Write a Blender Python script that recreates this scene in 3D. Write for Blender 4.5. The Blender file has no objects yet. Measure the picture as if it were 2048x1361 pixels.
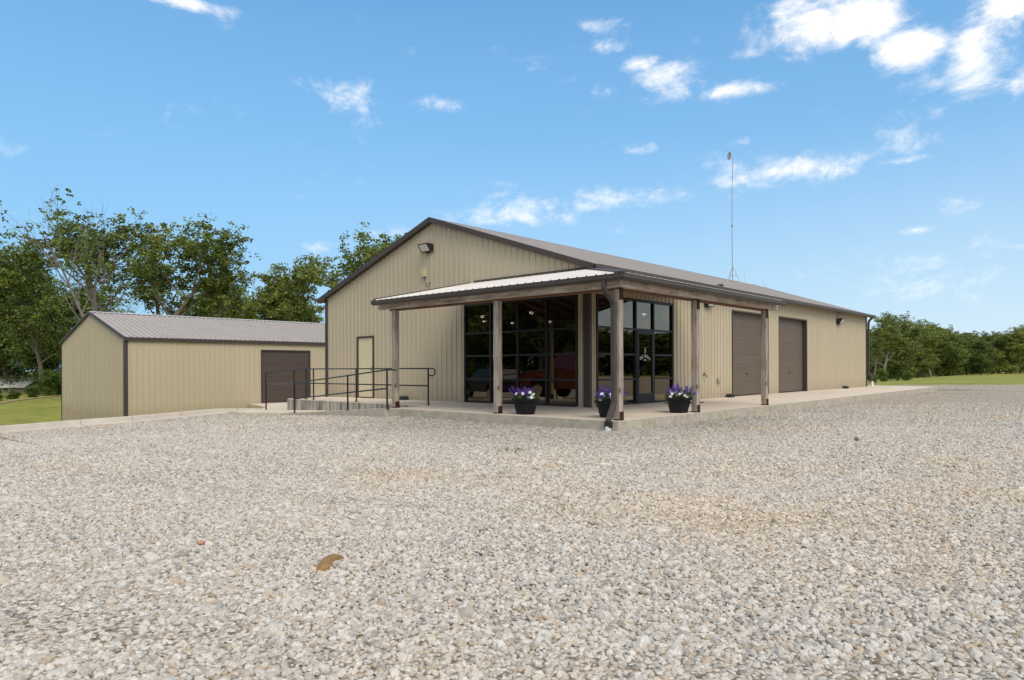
import bpy, bmesh, math, random
import numpy as np
from mathutils import Vector, Matrix, noise

sc = bpy.context.scene
col = sc.collection
R = math.radians

# ------------------------------------------------------------------ camera
F_PX, YAW, HORIZ, ROLL = 1389.45, 0.7385, 736.8, -0.004
CAM = Vector((10.655, -14.687, 1.03))
cam_d = bpy.data.cameras.new('camera')
cam = bpy.data.objects.new('camera', cam_d); col.objects.link(cam)
cam_d.sensor_width = 36.0
cam_d.lens = 36.0 * F_PX / 2048
cam_d.shift_y = (HORIZ - 680.5) / 2048
cam_d.clip_start = 0.05; cam_d.clip_end = 5000
cam.matrix_world = Matrix.Translation(CAM) @ Matrix.Rotation(YAW, 4, 'Z') @ Matrix.Rotation(R(90), 4, 'X') @ Matrix.Rotation(-ROLL * -1, 4, 'Z')
sc.camera = cam

# ------------------------------------------------------------------ exposure
sc.view_settings.view_transform = 'Standard'
sc.view_settings.look = 'None'
sc.view_settings.gamma = 1.0
sc.view_settings.exposure = 0.42

# ------------------------------------------------------------------ sun
SUN = Vector((0.86, -0.34, 1.05)).normalized()
sun_d = bpy.data.lights.new('sun', 'SUN'); sun_d.energy = 1.75; sun_d.angle = R(35); sun_d.color = (1.0, 0.89, 0.76)
sun = bpy.data.objects.new('sun', sun_d); col.objects.link(sun)
sun.rotation_euler = SUN.to_track_quat('Z', 'Y').to_euler()
sun.location = SUN * 60

# ------------------------------------------------------------------ world
world = bpy.data.worlds.new('World'); sc.world = world; world.use_nodes = True
def azel(x, y):
    u = (x - 1024) / F_PX; v = (HORIZ - y) / F_PX
    return math.atan(u), math.atan(v / math.sqrt(1 + u * u))
def build_world():
    nt = world.node_tree; nt.nodes.clear()
    N = nt.nodes.new; L = nt.links.new
    def math_(op, a, b=None, c=None, clamp=False):
        n = N('ShaderNodeMath'); n.operation = op; n.use_clamp = clamp
        for i, v in enumerate((a, b, c)):
            if v is None: continue
            if isinstance(v, (int, float)): n.inputs[i].default_value = v
            else: L(v, n.inputs[i])
        return n.outputs[0]
    out = N('ShaderNodeOutputWorld'); bg = N('ShaderNodeBackground'); L(bg.outputs[0], out.inputs[0])
    sky = N('ShaderNodeTexSky'); sky.sky_type = 'NISHITA'; sky.sun_disc = False
    sky.sun_elevation = math.asin(SUN.z); sky.sun_rotation = math.atan2(SUN.x, SUN.y)
    sky.air_density = 1.0; sky.dust_density = 0.6; sky.ozone_density = 1.6
    tc = N('ShaderNodeTexCoord'); sep = N('ShaderNodeSeparateXYZ'); L(tc.outputs['Generated'], sep.inputs[0])
    X, Y, Z = sep.outputs
    s, c = math.sin(YAW), math.cos(YAW)
    rt = math_('ADD', math_('MULTIPLY', X, c), math_('MULTIPLY', Y, s))
    fw = math_('ADD', math_('MULTIPLY', X, -s), math_('MULTIPLY', Y, c))
    az = math_('ARCTAN2', rt, fw)
    el = math_('ARCSINE', Z)
    comb = N('ShaderNodeCombineXYZ'); L(az, comb.inputs[0]); L(math_('MULTIPLY', el, 1.7), comb.inputs[1])
    def fbm(scale, detail, seed, rough=0.55, dist=0.0):
        n = N('ShaderNodeTexNoise'); n.noise_dimensions = '4D'
        n.inputs['Scale'].default_value = scale; n.inputs['Detail'].default_value = detail
        n.inputs['Roughness'].default_value = rough; n.inputs['W'].default_value = seed
        n.inputs['Distortion'].default_value = dist
        L(comb.outputs[0], n.inputs['Vector']); return n.outputs[0]
    n1 = fbm(13, 12, 3.1, 0.68, 0.35)
    n2 = fbm(5.0, 5, 8.4, 0.5)
    # cloud patches: pixel centre, half sizes, strength
    blobs = [(1690, 55, 140, 50, .95), (1830, 95, 90, 45, .85), (1950, 80, 70, 110, .75), (2040, 15, 110, 60, 1.0), (1640, 5, 150, 26, .5),
             (1345, 165, 78, 36, .74), (1465, 184, 95, 16, .62), (1278, 130, 40, 18, .52), (1205, 98, 44, 17, .40), (1225, 180, 40, 14, .34),
             (1590, 340, 115, 34, .56), (1470, 362, 70, 16, .36), (1270, 300, 62, 18, .42), (1250, 392, 130, 24, .48), (1030, 432, 170, 24, .44), (1130, 412, 110, 20, .44),
             (1830, 285, 85, 28, .38), (1830, 322, 70, 11, .38), (1825, 466, 45, 10, .45), (690, 190, 50, 30, .48), (655, 165, 28, 18, .34), (885, 205, 65, 15, .38), (820, 100, 40, 14, .25),
             (350, 0, 120, 15, .70), (735, 468, 44, 13, .40), (812, 464, 36, 15, .40), (640, 495, 36, 12, .36), (1880, 235, 22, 16, .36), (2046, 170, 34, 34, .45), (1850, 170, 70, 24, .36), (1950, 165, 66, 30, .36), (1960, 540, 300, 80, .30), (1540, 105, 70, 16, .34), (1190, 55, 50, 20, .28), (1600, 320, 60, 20, .3), (1480, 285, 30, 12, .3), (1000, 380, 120, 20, .24)]
    tot = None
    for (px, py, wx, wy, st) in blobs:
        a0, e0 = azel(px, py); a1, _ = azel(px + wx, py); _, e1 = azel(px, py - wy)
        da = math_('MULTIPLY', math_('SUBTRACT', az, a0), 1 / abs(a1 - a0))
        de = math_('MULTIPLY', math_('SUBTRACT', el, e0), 1 / abs(e1 - e0))
        d2 = math_('ADD', math_('MULTIPLY', da, da), math_('MULTIPLY', de, de))
        g = math_('MULTIPLY', math_('EXPONENT', math_('MULTIPLY', d2, -0.85)), st)
        tot = g if tot is None else math_('MAXIMUM', tot, g)
    # unseen broken cloud added overhead and behind the camera to whiten the light
    hi = N('ShaderNodeMapRange'); hi.interpolation_type = 'SMOOTHSTEP'
    L(el, hi.inputs[0]); hi.inputs[1].default_value = 0.60; hi.inputs[2].default_value = 0.95
    bk = N('ShaderNodeMapRange'); bk.interpolation_type = 'SMOOTHSTEP'
    L(math_('ABSOLUTE', az), bk.inputs[0]); bk.inputs[1].default_value = 0.95; bk.inputs[2].default_value = 1.6
    tot = math_('MAXIMUM', tot, math_('MULTIPLY', math_('MAXIMUM', hi.outputs[0], bk.outputs[0]), 0.62))
    v = math_('ADD', math_('MULTIPLY', tot, 0.92), math_('MULTIPLY', math_('SUBTRACT', n1, 0.5), math_('ADD', 1.7, tot)))
    v = math_('ADD', v, math_('MULTIPLY', math_('SUBTRACT', n2, 0.5), 0.30))
    mr = N('ShaderNodeMapRange'); mr.interpolation_type = 'SMOOTHSTEP'
    L(v, mr.inputs[0]); mr.inputs[1].default_value = 0.14; mr.inputs[2].default_value = 0.98
    fac = math_('MULTIPLY', mr.outputs[0], 0.97, clamp=True)
    # thin brightening veil near the horizon
    hz = N('ShaderNodeMapRange'); L(el, hz.inputs[0]); hz.inputs[1].default_value = 0.0; hz.inputs[2].default_value = 0.60
    hz.inputs[3].default_value = 1.0; hz.inputs[4].default_value = 0.0
    azr = N('ShaderNodeMapRange'); L(az, azr.inputs[0]); azr.inputs[1].default_value = -0.6; azr.inputs[2].default_value = 0.6
    azr.inputs[3].default_value = 0.0; azr.inputs[4].default_value = 1.0
    veil = math_('MULTIPLY', math_('POWER', hz.outputs[0], 0.62), 0.97, clamp=True)
    vc = N('ShaderNodeMix'); vc.data_type = 'RGBA'; vc.inputs[6].default_value = VEIL_L; vc.inputs[7].default_value = VEIL
    low = N('ShaderNodeMapRange'); L(el, low.inputs[0]); low.inputs[1].default_value = 0.0; low.inputs[2].default_value = 0.32; low.inputs[3].default_value = 1.0; low.inputs[4].default_value = 0.0
    L(math_('ADD', math_('MULTIPLY', math_('MULTIPLY', azr.outputs[0], 0.85), low.outputs[0]), math_('MULTIPLY', low.outputs[0], 0.12), clamp=True), vc.inputs[0])
    tint = N('ShaderNodeMix'); tint.data_type = 'RGBA'; tint.blend_type = 'MULTIPLY'; tint.inputs[0].default_value = 1.0
    L(sky.outputs[0], tint.inputs[6]); tint.inputs[7].default_value = SKYTINT
    mixh = N('ShaderNodeMix'); mixh.data_type = 'RGBA'; L(veil, mixh.inputs[0]); L(tint.outputs[2], mixh.inputs[6])
    L(vc.outputs[2], mixh.inputs[7])
    mixc = N('ShaderNodeMix'); mixc.data_type = 'RGBA'; L(fac, mixc.inputs[0]); L(mixh.outputs[2], mixc.inputs[6])
    mixc.inputs[7].default_value = CLOUD
    L(mixc.outputs[2], bg.inputs[0]); bg.inputs[1].default_value = 0.12
SKYTINT = (0.40, 1.05, 1.36, 1)
VEIL = (4.7, 5.5, 6.1, 1)
VEIL_L = (2.0, 3.5, 5.1, 1)
CLOUD = (8.9, 8.3, 7.7, 1)
build_world()

# ------------------------------------------------------------------ materials
def new_mat(name):
    m = bpy.data.materials.new(name); m.use_nodes = True
    nt = m.node_tree
    return m, nt, nt.nodes['Principled BSDF'], nt.nodes['Material Output']
def lin(c): return (c[0], c[1], c[2], 1)
def mat(name, c1, c2=None, scale=4.0, rough=0.6, metal=0.0, stretch=(1, 1, 1), bump=0.0, bscale=None, detail=5, spec=None, coord='Object', lo=.3, hi=.7):
    m, nt, b, o = new_mat(name)
    b.inputs['Roughness'].default_value = rough; b.inputs['Metallic'].default_value = metal
    if spec is not None: b.inputs['Specular IOR Level'].default_value = spec
    if c2 is None and not bump:
        b.inputs['Base Color'].default_value = lin(c1); return m
    tc = nt.nodes.new('ShaderNodeTexCoord'); mp = nt.nodes.new('ShaderNodeMapping')
    nt.links.new(tc.outputs[coord], mp.inputs[0]); mp.inputs['Scale'].default_value = stretch
    n = nt.nodes.new('ShaderNodeTexNoise'); n.inputs['Scale'].default_value = scale; n.inputs['Detail'].default_value = detail
    nt.links.new(mp.outputs[0], n.inputs['Vector'])
    rp = nt.nodes.new('ShaderNodeValToRGB'); rp.color_ramp.elements[0].position = lo; rp.color_ramp.elements[1].position = hi
    rp.color_ramp.elements[0].color = lin(c1); rp.color_ramp.elements[1].color = lin(c2 or c1)
    nt.links.new(n.outputs[0], rp.inputs[0]); nt.links.new(rp.outputs[0], b.inputs['Base Color'])
    if bump:
        n2 = nt.nodes.new('ShaderNodeTexNoise'); n2.inputs['Scale'].default_value = bscale or scale * 4; n2.inputs['Detail'].default_value = 6
        nt.links.new(mp.outputs[0], n2.inputs['Vector'])
        bp = nt.nodes.new('ShaderNodeBump'); bp.inputs['Strength'].default_value = bump; bp.inputs['Distance'].default_value = 0.02
        nt.links.new(n2.outputs[0], bp.inputs['Height']); nt.links.new(bp.outputs[0], b.inputs['Normal'])
    return m
M = {}
M['siding'] = mat('beige_siding', (.455, .388, .272), (.49, .42, .298), 1.3, .42, stretch=(1, 1, .25), lo=.2, hi=.8, spec=.18)
M['siding_small'] = mat('beige_siding_small', (.462, .392, .270), (.492, .42, .293), 1.0, .45, stretch=(1, 1, .25), lo=.2, hi=.8, spec=.18)
def splash(m, z0):
    nt = m.node_tree; N = nt.nodes.new; L = nt.links.new; b = nt.nodes['Principled BSDF']
    src = b.inputs['Base Color'].links[0].from_socket
    geo = N('ShaderNodeNewGeometry'); sep = N('ShaderNodeSeparateXYZ'); L(geo.outputs['Position'], sep.inputs[0])
    n = N('ShaderNodeTexNoise'); n.inputs['Scale'].default_value = 3.5; n.inputs['Detail'].default_value = 6; L(geo.outputs['Position'], n.inputs[0])
    mr = N('ShaderNodeMapRange'); L(sep.outputs[2], mr.inputs[0]); mr.inputs[1].default_value = z0; mr.inputs[2].default_value = z0 + .55; mr.inputs[3].default_value = .75; mr.inputs[4].default_value = 0
    mu = N('ShaderNodeMath'); mu.operation = 'MULTIPLY'; L(mr.outputs[0], mu.inputs[0]); L(n.outputs[0], mu.inputs[1])
    mx = N('ShaderNodeMix'); mx.data_type = 'RGBA'; L(mu.outputs[0], mx.inputs[0]); L(src, mx.inputs[6]); mx.inputs[7].default_value = (.27, .21, .14, 1)
    L(mx.outputs[2], b.inputs['Base Color'])
splash(M['siding'], 0.0); splash(M['siding_small'], -.9)
M['trim'] = mat('brown_trim', (.062, .049, .042), (.072, .057, .049), 2, .45, spec=.18)
M['garage'] = mat('brown_garage_door', (.135, .102, .077), (.15, .114, .087), 3, .5, spec=.18)
M['garage_dark'] = mat('dark_brown_garage_door', (.080, .060, .052), (.09, .068, .058), 3, .5, spec=.18)
M['roof'] = mat('taupe_roof', (.33, .30, .275), (.38, .345, .315), 1.6, .6, lo=.25, hi=.75, spec=.15)
M['roof_small'] = mat('taupe_roof_small', (.37, .335, .305), (.41, .37, .335), 1.6, .6, spec=.12)
M['roof_porch'] = mat('pale_porch_roof', (.60, .55, .50), (.68, .63, .57), 1.4, .35)
M['gutter'] = mat('gutter_brown', (.070, .058, .052), (.085, .070, .062), 3, .35, spec=.18)
M['soffit'] = mat('soffit', (.16, .11, .07), (.22, .15, .10), 3, .7)
def wood(name, axis, dark=1.0):
    m, nt, b, o = new_mat(name)
    b.inputs['Roughness'].default_value = .85
    tc = nt.nodes.new('ShaderNodeTexCoord'); mp = nt.nodes.new('ShaderNodeMapping')
    nt.links.new(tc.outputs['Object'], mp.inputs[0])
    sc_ = [9, 9, 9]; sc_[axis] = .8; mp.inputs['Scale'].default_value = sc_
    n = nt.nodes.new('ShaderNodeTexNoise'); n.inputs['Scale'].default_value = 2.2; n.inputs['Detail'].default_value = 8; n.inputs['Roughness'].default_value = .65
    n.inputs['Distortion'].default_value = .6
    nt.links.new(mp.outputs[0], n.inputs[0])
    rp = nt.nodes.new('ShaderNodeValToRGB'); e = rp.color_ramp.elements
    e[0].position = .32; e[0].color = (.17 * dark, .145 * dark, .122 * dark, 1); e[1].position = .62; e[1].color = (.48 * dark, .43 * dark, .375 * dark, 1)
    k = e.new(.45); k.color = (.35 * dark, .305 * dark, .26 * dark, 1)
    nt.links.new(n.outputs[0], rp.inputs[0])
    # large weather patches
    n3 = nt.nodes.new('ShaderNodeTexNoise'); n3.inputs['Scale'].default_value = 1.3; n3.inputs['Detail'].default_value = 3
    nt.links.new(tc.outputs['Object'], n3.inputs[0])
    r3 = nt.nodes.new('ShaderNodeValToRGB'); r3.color_ramp.elements[0].position = .35; r3.color_ramp.elements[1].position = .65
    r3.color_ramp.elements[0].color = (.80, .72, .63, 1); r3.color_ramp.elements[1].color = (1.05, 1.02, 1.0, 1)
    nt.links.new(n3.outputs[0], r3.inputs[0])
    # knots
    vo = nt.nodes.new('ShaderNodeTexVoronoi'); vo.inputs['Scale'].default_value = 1.0
    mp2 = nt.nodes.new('ShaderNodeMapping'); s2 = [4, 4, 4]; s2[axis] = 1.9; mp2.inputs['Scale'].default_value = s2
    nt.links.new(tc.outputs['Object'], mp2.inputs[0]); nt.links.new(mp2.outputs[0], vo.inputs[0])
    kr = nt.nodes.new('ShaderNodeValToRGB'); kr.color_ramp.elements[0].position = .05; kr.color_ramp.elements[1].position = .17
    kr.color_ramp.elements[0].color = (.28, .2, .15, 1); kr.color_ramp.elements[1].color = (1, 1, 1, 1)
    nt.links.new(vo.outputs['Distance'], kr.inputs[0])
    m1 = nt.nodes.new('ShaderNodeMix'); m1.data_type = 'RGBA'; m1.blend_type = 'MULTIPLY'; m1.inputs[0].default_value = 1
    nt.links.new(rp.outputs[0], m1.inputs[6]); nt.links.new(r3.outputs[0], m1.inputs[7])
    m2 = nt.nodes.new('ShaderNodeMix'); m2.data_type = 'RGBA'; m2.blend_type = 'MULTIPLY'; m2.inputs[0].default_value = 1
    nt.links.new(m1.outputs[2], m2.inputs[6]); nt.links.new(kr.outputs[0], m2.inputs[7])
    nt.links.new(m2.outputs[2], b.inputs['Base Color'])
    bp = nt.nodes.new('ShaderNodeBump'); bp.inputs['Strength'].default_value = .6; bp.inputs['Distance'].default_value = .01
    nt.links.new(n.outputs[0], bp.inputs['Height']); nt.links.new(bp.outputs[0], b.inputs['Normal'])
    return m
M['wood_z'] = wood('weathered_wood_post', 2); M['wood_x'] = wood('weathered_wood_beam', 0, 1.45); M['wood_y'] = wood('weathered_wood_side_beam', 1, 1.35)  # beam copies lightened in colour to offset the shade under the eave
M['wood_red'] = mat('stained_wood', (.13, .062, .032), (.20, .10, .055), 6, .8, stretch=(1, 1, 3))
M['rust'] = mat('rusty_bracket', (.035, .014, .009), (.075, .030, .018), 18, .85, bump=.4, spec=.2)
M['concrete'] = mat('slab_concrete', (.60, .495, .375), (.68, .58, .455), 1.1, .85, bump=.25, bscale=60, detail=9, lo=.3, hi=.72, spec=.18)
M['concrete_side'] = mat('slab_side_concrete', (.36, .315, .245), (.52, .46, .37), 5, .9, bump=.5, bscale=40, detail=9, spec=.18)
M['stained'] = mat('stained_concrete', (.13, .115, .09), (.42, .38, .32), 5.5, .9, stretch=(1, 1, .12), bump=.3, bscale=30, detail=7, lo=.36, hi=.6)
M['joint'] = mat('joint', (.11, .095, .08))
M['curb'] = mat('curb_concrete', (.52, .455, .37), (.60, .53, .44), 3.0, .85, bump=.3, bscale=40, detail=8, spec=.18)
M['black_metal'] = mat('black_painted_steel', (.008, .008, .009), rough=.35)
M['frame'] = mat('dark_bronze_frame', (.020, .018, .020), rough=.4, spec=.3)
M['door_panel'] = mat('pale_door', (.60, .53, .34), (.63, .56, .37), 2, .6, spec=.15)
M['steel'] = mat('steel', (.45, .45, .45), rough=.35, metal=.8)
M['galv'] = mat('galvanised', (.50, .49, .48), (.42, .41, .40), 8, .5, metal=.3)
M['rust_pipe'] = mat('rusted_mast', (.30, .26, .24), (.22, .19, .18), 6, .6)
M['pvc'] = mat('white_pvc', (.72, .70, .68), rough=.4)
M['black_plastic'] = mat('black_plastic', (.010, .010, .011), (.016, .016, .017), 20, .5, bump=.2)
M['pot'] = mat('black_planter', (.007, .007, .008), (.010, .010, .011), 8, .55, spec=.2)
M['mat'] = mat('door_mat', (.02, .02, .02), (.035, .033, .03), 60, .95)
M['dark_inside'] = mat('dark_interior', (.03, .028, .027), (.05, .045, .04), 1.2, .8)
M['inside_floor'] = mat('interior_floor', (.10, .09, .08), rough=.4)
M['yellow_box'] = mat('yellowed_plastic', (.52, .44, .24), (.58, .49, .28), 8, .55)
M['lens'] = mat('prismatic_lens', (.55, .56, .52), (.70, .70, .66), 30, .25)
M['bronze_lamp'] = mat('lamp_housing', (.022, .020, .019), rough=.45)
M['brass'] = mat('brass', (.10, .06, .025), rough=.4, metal=.6)
M['outlet'] = mat('outlet_cover', (.28, .25, .19), (.4, .36, .28), 40, .5)
M['soil'] = mat('soil', (.03, .02, .015), (.06, .04, .03), 30, .95)
M['bark'] = mat('bark', (.13, .105, .085), (.26, .22, .185), 3, .95, stretch=(4, 4, .8), bump=.6, bscale=12)
M['deadbark'] = mat('dead_bark', (.13, .11, .095), (.24, .205, .18), 3, .95, stretch=(4, 4, .8))
M['scrap'] = mat('brown_scrap', (.25, .135, .04), (.36, .215, .075), 25, .9, bump=.8, bscale=60)
M['rubber'] = mat('rubber', (.012, .012, .012), rough=.7)
M['red_paint'] = mat('red_paint', (.20, .012, .009), rough=.2); M['red_paint'].node_tree.nodes['Principled BSDF'].inputs['Coat Weight'].default_value = 1
M['dark_paint'] = mat('dark_paint', (.03, .03, .035), rough=.2)
M['chrome'] = mat('chrome', (.7, .7, .7), rough=.15, metal=1)
M['shed_roof'] = mat('shed_roof', (.62, .60, .56), (.70, .68, .64), 1, .5)
M['shed_wall'] = mat('shed_wall', (.22, .19, .16), (.32, .28, .24), 2, .8)
M['white_print'] = mat('white_lettering', (.8, .8, .78), rough=.5)
M['petal_purple'] = mat('purple_petal', (.085, .03, .27), (.17, .06, .40), 30, .6)
M['petal_white'] = mat('white_petal', (.80, .78, .80), rough=.6)
M['orange_stone'] = mat('orange_stone', (.45, .17, .08), (.5, .25, .15), 20, .8)

def leafmat(name, dark, light, trans=.25):
    m, nt, b, o = new_mat(name)
    N = nt.nodes.new; L = nt.links.new
    geo = N('ShaderNodeTexCoord'); n = N('ShaderNodeTexNoise'); n.inputs['Scale'].default_value = .55; n.inputs['Detail'].default_value = 4
    L(geo.outputs['Object'], n.inputs[0])
    at = N('ShaderNodeAttribute'); at.attribute_name = 'leafvar'
    ad = N('ShaderNodeMath'); ad.operation = 'ADD'; L(n.outputs[0], ad.inputs[0])
    ms = N('ShaderNodeMath'); ms.operation = 'MULTIPLY_ADD'; L(at.outputs['Fac'], ms.inputs[0]); ms.inputs[1].default_value = .5; ms.inputs[2].default_value = -.25
    L(ms.outputs[0], ad.inputs[1])
    rp = N('ShaderNodeValToRGB'); rp.color_ramp.elements[0].position = .25; rp.color_ramp.elements[1].position = .75
    rp.color_ramp.elements[0].color = lin(dark); rp.color_ramp.elements[1].color = lin(light)
    L(ad.outputs[0], rp.inputs[0])
    oi = N('ShaderNodeObjectInfo'); hs = N('ShaderNodeHueSaturation')
    mr = N('ShaderNodeMapRange'); L(oi.outputs['Random'], mr.inputs[0]); mr.inputs[3].default_value = .482; mr.inputs[4].default_value = .512
    L(mr.outputs[0], hs.inputs['Hue'])
    mr2 = N('ShaderNodeMapRange'); L(oi.outputs['Random'], mr2.inputs[0]); mr2.inputs[3].default_value = 1.15; mr2.inputs[4].default_value = .85
    L(mr2.outputs[0], hs.inputs['Value'])
    L(rp.outputs[0], hs.inputs['Color'])
    L(hs.outputs[0], b.inputs['Base Color']); b.inputs['Roughness'].default_value = .6
    b.inputs['Specular IOR Level'].default_value = .3
    tr = N('ShaderNodeBsdfTranslucent'); L(hs.outputs[0], tr.inputs[0])
    mx = N('ShaderNodeMixShader'); mx.inputs[0].default_value = trans
    L(b.outputs[0], mx.inputs[1]); L(tr.outputs[0], mx.inputs[2]); L(mx.outputs[0], o.inputs[0])
    return m
M['leaf'] = leafmat('oak_leaf', (.045, .070, .014), (.27, .32, .062), .24)
M['leaf_far'] = leafmat('wood_leaf', (.055, .088, .022), (.25, .31, .07), .25)
M['leaf_pale'] = leafmat('pale_leaf', (.09, .14, .025), (.20, .28, .055), .35)
M['leaf_pot'] = leafmat('planter_leaf', (.05, .09, .02), (.12, .20, .05), .2)

def glass_mat():
    m, nt, b, o = new_mat('tinted_glass')
    nt.nodes.remove(b)
    N = nt.nodes.new; L = nt.links.new
    tr = N('ShaderNodeBsdfTransparent'); tr.inputs[0].default_value = (.10, .10, .11, 1)
    gl = N('ShaderNodeBsdfGlossy'); gl.inputs[0].default_value = (.95, .84, .70, 1); gl.inputs[1].default_value = .0
    fr = N('ShaderNodeFresnel'); fr.inputs[0].default_value = 1.6
    mr = N('ShaderNodeMapRange'); L(fr.outputs[0], mr.inputs[0]); mr.inputs[1].default_value = .04; mr.inputs[2].default_value = .5
    mr.inputs[3].default_value = .13; mr.inputs[4].default_value = .75
    mx = N('ShaderNodeMixShader'); L(mr.outputs[0], mx.inputs[0]); L(tr.outputs[0], mx.inputs[1]); L(gl.outputs[0], mx.inputs[2])
    L(mx.outputs[0], o.inputs[0]); return m
M['glass'] = glass_mat()
def emit(name, c, s):
    m, nt, b, o = new_mat(name)
    b.inputs['Emission Color'].default_value = lin(c); b.inputs['Emission Strength'].default_value = s
    b.inputs['Base Color'].default_value = (.8, .8, .8, 1); return m
M['lamp_on'] = emit('lit_lamp', (1, .93, .82), 50); M['lamp_wing'] = emit('lit_lamp_wing', (1, .93, .82), 6)

# ------------------------------------------------------------------ mesh helpers
class MB:
    def __init__(s): s.v = []; s.f = []
    def poly(s, pts, flip=False):
        i = len(s.v); s.v += [tuple(p) for p in pts]; r = list(range(i, i + len(pts)))
        s.f.append(r[::-1] if flip else r); return s
    def box(s, a, b):
        (x0, y0, z0), (x1, y1, z1) = a, b
        x0, x1 = sorted((x0, x1)); y0, y1 = sorted((y0, y1)); z0, z1 = sorted((z0, z1))
        i = len(s.v); s.v += [(x0, y0, z0), (x1, y0, z0), (x1, y1, z0), (x0, y1, z0), (x0, y0, z1), (x1, y0, z1), (x1, y1, z1), (x0, y1, z1)]
        for q in ((0, 3, 2, 1), (4, 5, 6, 7), (0, 1, 5, 4), (1, 2, 6, 5), (2, 3, 7, 6), (3, 0, 4, 7)): s.f.append([i + k for k in q])
        return s
    def prism(s, prof, p0, p1, up=(0, 0, 1)):
        """extrude closed 2-D profile (side, up) from p0 to p1; side = right of travel"""
        p0 = Vector(p0); p1 = Vector(p1); d = (p1 - p0).normalized(); u = Vector(up); rt = d.cross(u).normalized(); u = rt.cross(d).normalized()
        n = len(prof); i = len(s.v)
        for p in (p0, p1):
            for a, b in prof: s.v.append(tuple(p + rt * a + u * b))
        for k in range(n): s.f.append([i + k, i + (k + 1) % n, i + n + (k + 1) % n, i + n + k])
        s.f.append([i + k for k in range(n)][::-1]); s.f.append([i + n + k for k in range(n)]); return s
    def bar(s, p0, p1, w, h, up=(0, 0, 1)):
        return s.prism([(-w / 2, -h / 2), (w / 2, -h / 2), (w / 2, h / 2), (-w / 2, h / 2)], p0, p1, up)
    def tube(s, pts, r, n=8, r1=None, cap=True):
        pts = [Vector(p) for p in pts]; m = len(pts); rings = []
        if isinstance(r, (int, float)): rr = [r + ((r1 if r1 is not None else r) - r) * k / max(1, m - 1) for k in range(m)]
        else: rr = r
        for k, p in enumerate(pts):
            d = (pts[min(k + 1, m - 1)] - pts[max(k - 1, 0)]).normalized()
            a = Vector((0, 0, 1)) if abs(d.z) < .9 else Vector((1, 0, 0))
            u = d.cross(a).normalized(); w = d.cross(u)
            i = len(s.v); rings.append(i)
            for j in range(n):
                t = 2 * math.pi * j / n; s.v.append(tuple(p + (u * math.cos(t) + w * math.sin(t)) * rr[k]))
        for k in range(m - 1):
            for j in range(n): s.f.append([rings[k] + j, rings[k] + (j + 1) % n, rings[k + 1] + (j + 1) % n, rings[k + 1] + j])
        if cap: s.f.append([rings[0] + j for j in range(n)][::-1]); s.f.append([rings[-1] + j for j in range(n)])
        return s
    def lathe(s, prof, c=(0, 0, 0), n=20, rot=0.0, axis='z'):
        rings = []
        for r, z in prof:
            i = len(s.v); rings.append(i)
            for j in range(n):
                t = 2 * math.pi * j / n + rot
                p = (r * math.cos(t), r * math.sin(t), z)
                if axis == 'y': p = (p[0], p[2], p[1])
                if axis == 'x': p = (p[2], p[0], p[1])
                s.v.append((c[0] + p[0], c[1] + p[1], c[2] + p[2]))
        for k in range(len(prof) - 1):
            for j in range(n): s.f.append([rings[k] + j, rings[k] + (j + 1) % n, rings[k + 1] + (j + 1) % n, rings[k + 1] + j])
        s.f.append([rings[0] + j for j in range(n)][::-1]); s.f.append([rings[-1] + j for j in range(n)]); return s
    def build(s, name, m, parent=None, smooth=False, bevel=0, loc=None):
        me = bpy.data.meshes.new(name); me.from_pydata(s.v, [], s.f); me.update()
        me.materials.append(m)
        bm = bmesh.new(); bm.from_mesh(me); bmesh.ops.recalc_face_normals(bm, faces=bm.faces); bm.to_mesh(me); bm.free()
        if smooth: me.shade_smooth()
        o = bpy.data.objects.new(name, me); col.objects.link(o)
        if parent is not None: o.parent = parent
        if loc is not None: o.location = loc
        if bevel:
            b = o.modifiers.new('bevel', 'BEVEL'); b.width = bevel; b.segments = 2; b.limit_method = 'ANGLE'
        return o
def tag(o, label=None, cat=None, group=None, kind=None):
    for k, v in (('label', label), ('category', cat), ('group', group), ('kind', kind)):
        if v: o[k] = v
    return o
def empty(name, loc=(0, 0, 0), rz=0, label=None, cat=None, group=None):
    o = bpy.data.objects.new(name, None); col.objects.link(o); o.location = loc; o.rotation_euler = (0, 0, rz); o.empty_display_size = .2
    return tag(o, label, cat, group)
KIDS = {}
def copy_thing(o, parent=None):
    c = o.copy(); col.objects.link(c)
    if parent is not None: c.parent = parent
    for ch in [k for k in bpy.data.objects if k.parent == o and k is not c]: copy_thing(ch, c)
    return c

# ------------------------------------------------------------------ ground
CURB = [(-9.75, -11.2), (-9.95, -10.57), (-10.84, -8.6), (-11.16, -7.36), (-11.9, -6.0), (-13.2, -3.83), (-13.9, -1.95), (-14.3, -1.0)]
def sstep(a, b, x):
    t = np.clip((x - a) / (b - a), 0, 1); return t * t * (3 - 2 * t)
def g(x, y):          # gravel height
    x = np.asarray(x, float); y = np.asarray(y, float)
    return -.2 - .03 * np.minimum(np.maximum(0, -x - 3), 14) - .012 * np.minimum(np.maximum(0, -y - 3.5), 30)
cx_ = np.array([p[0] for p in CURB][::-1]); cy_ = np.array([p[1] for p in CURB])
def curbx(y):
    xs = np.interp(y, [p[1] for p in CURB], [p[0] for p in CURB]); return xs
def wood_xy(d, lat):   # ground point at depth d, lateral lat from the camera
    s, c = math.sin(YAW), math.cos(YAW)
    return CAM.x - s * d + c * lat, CAM.y + c * d + s * lat
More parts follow.
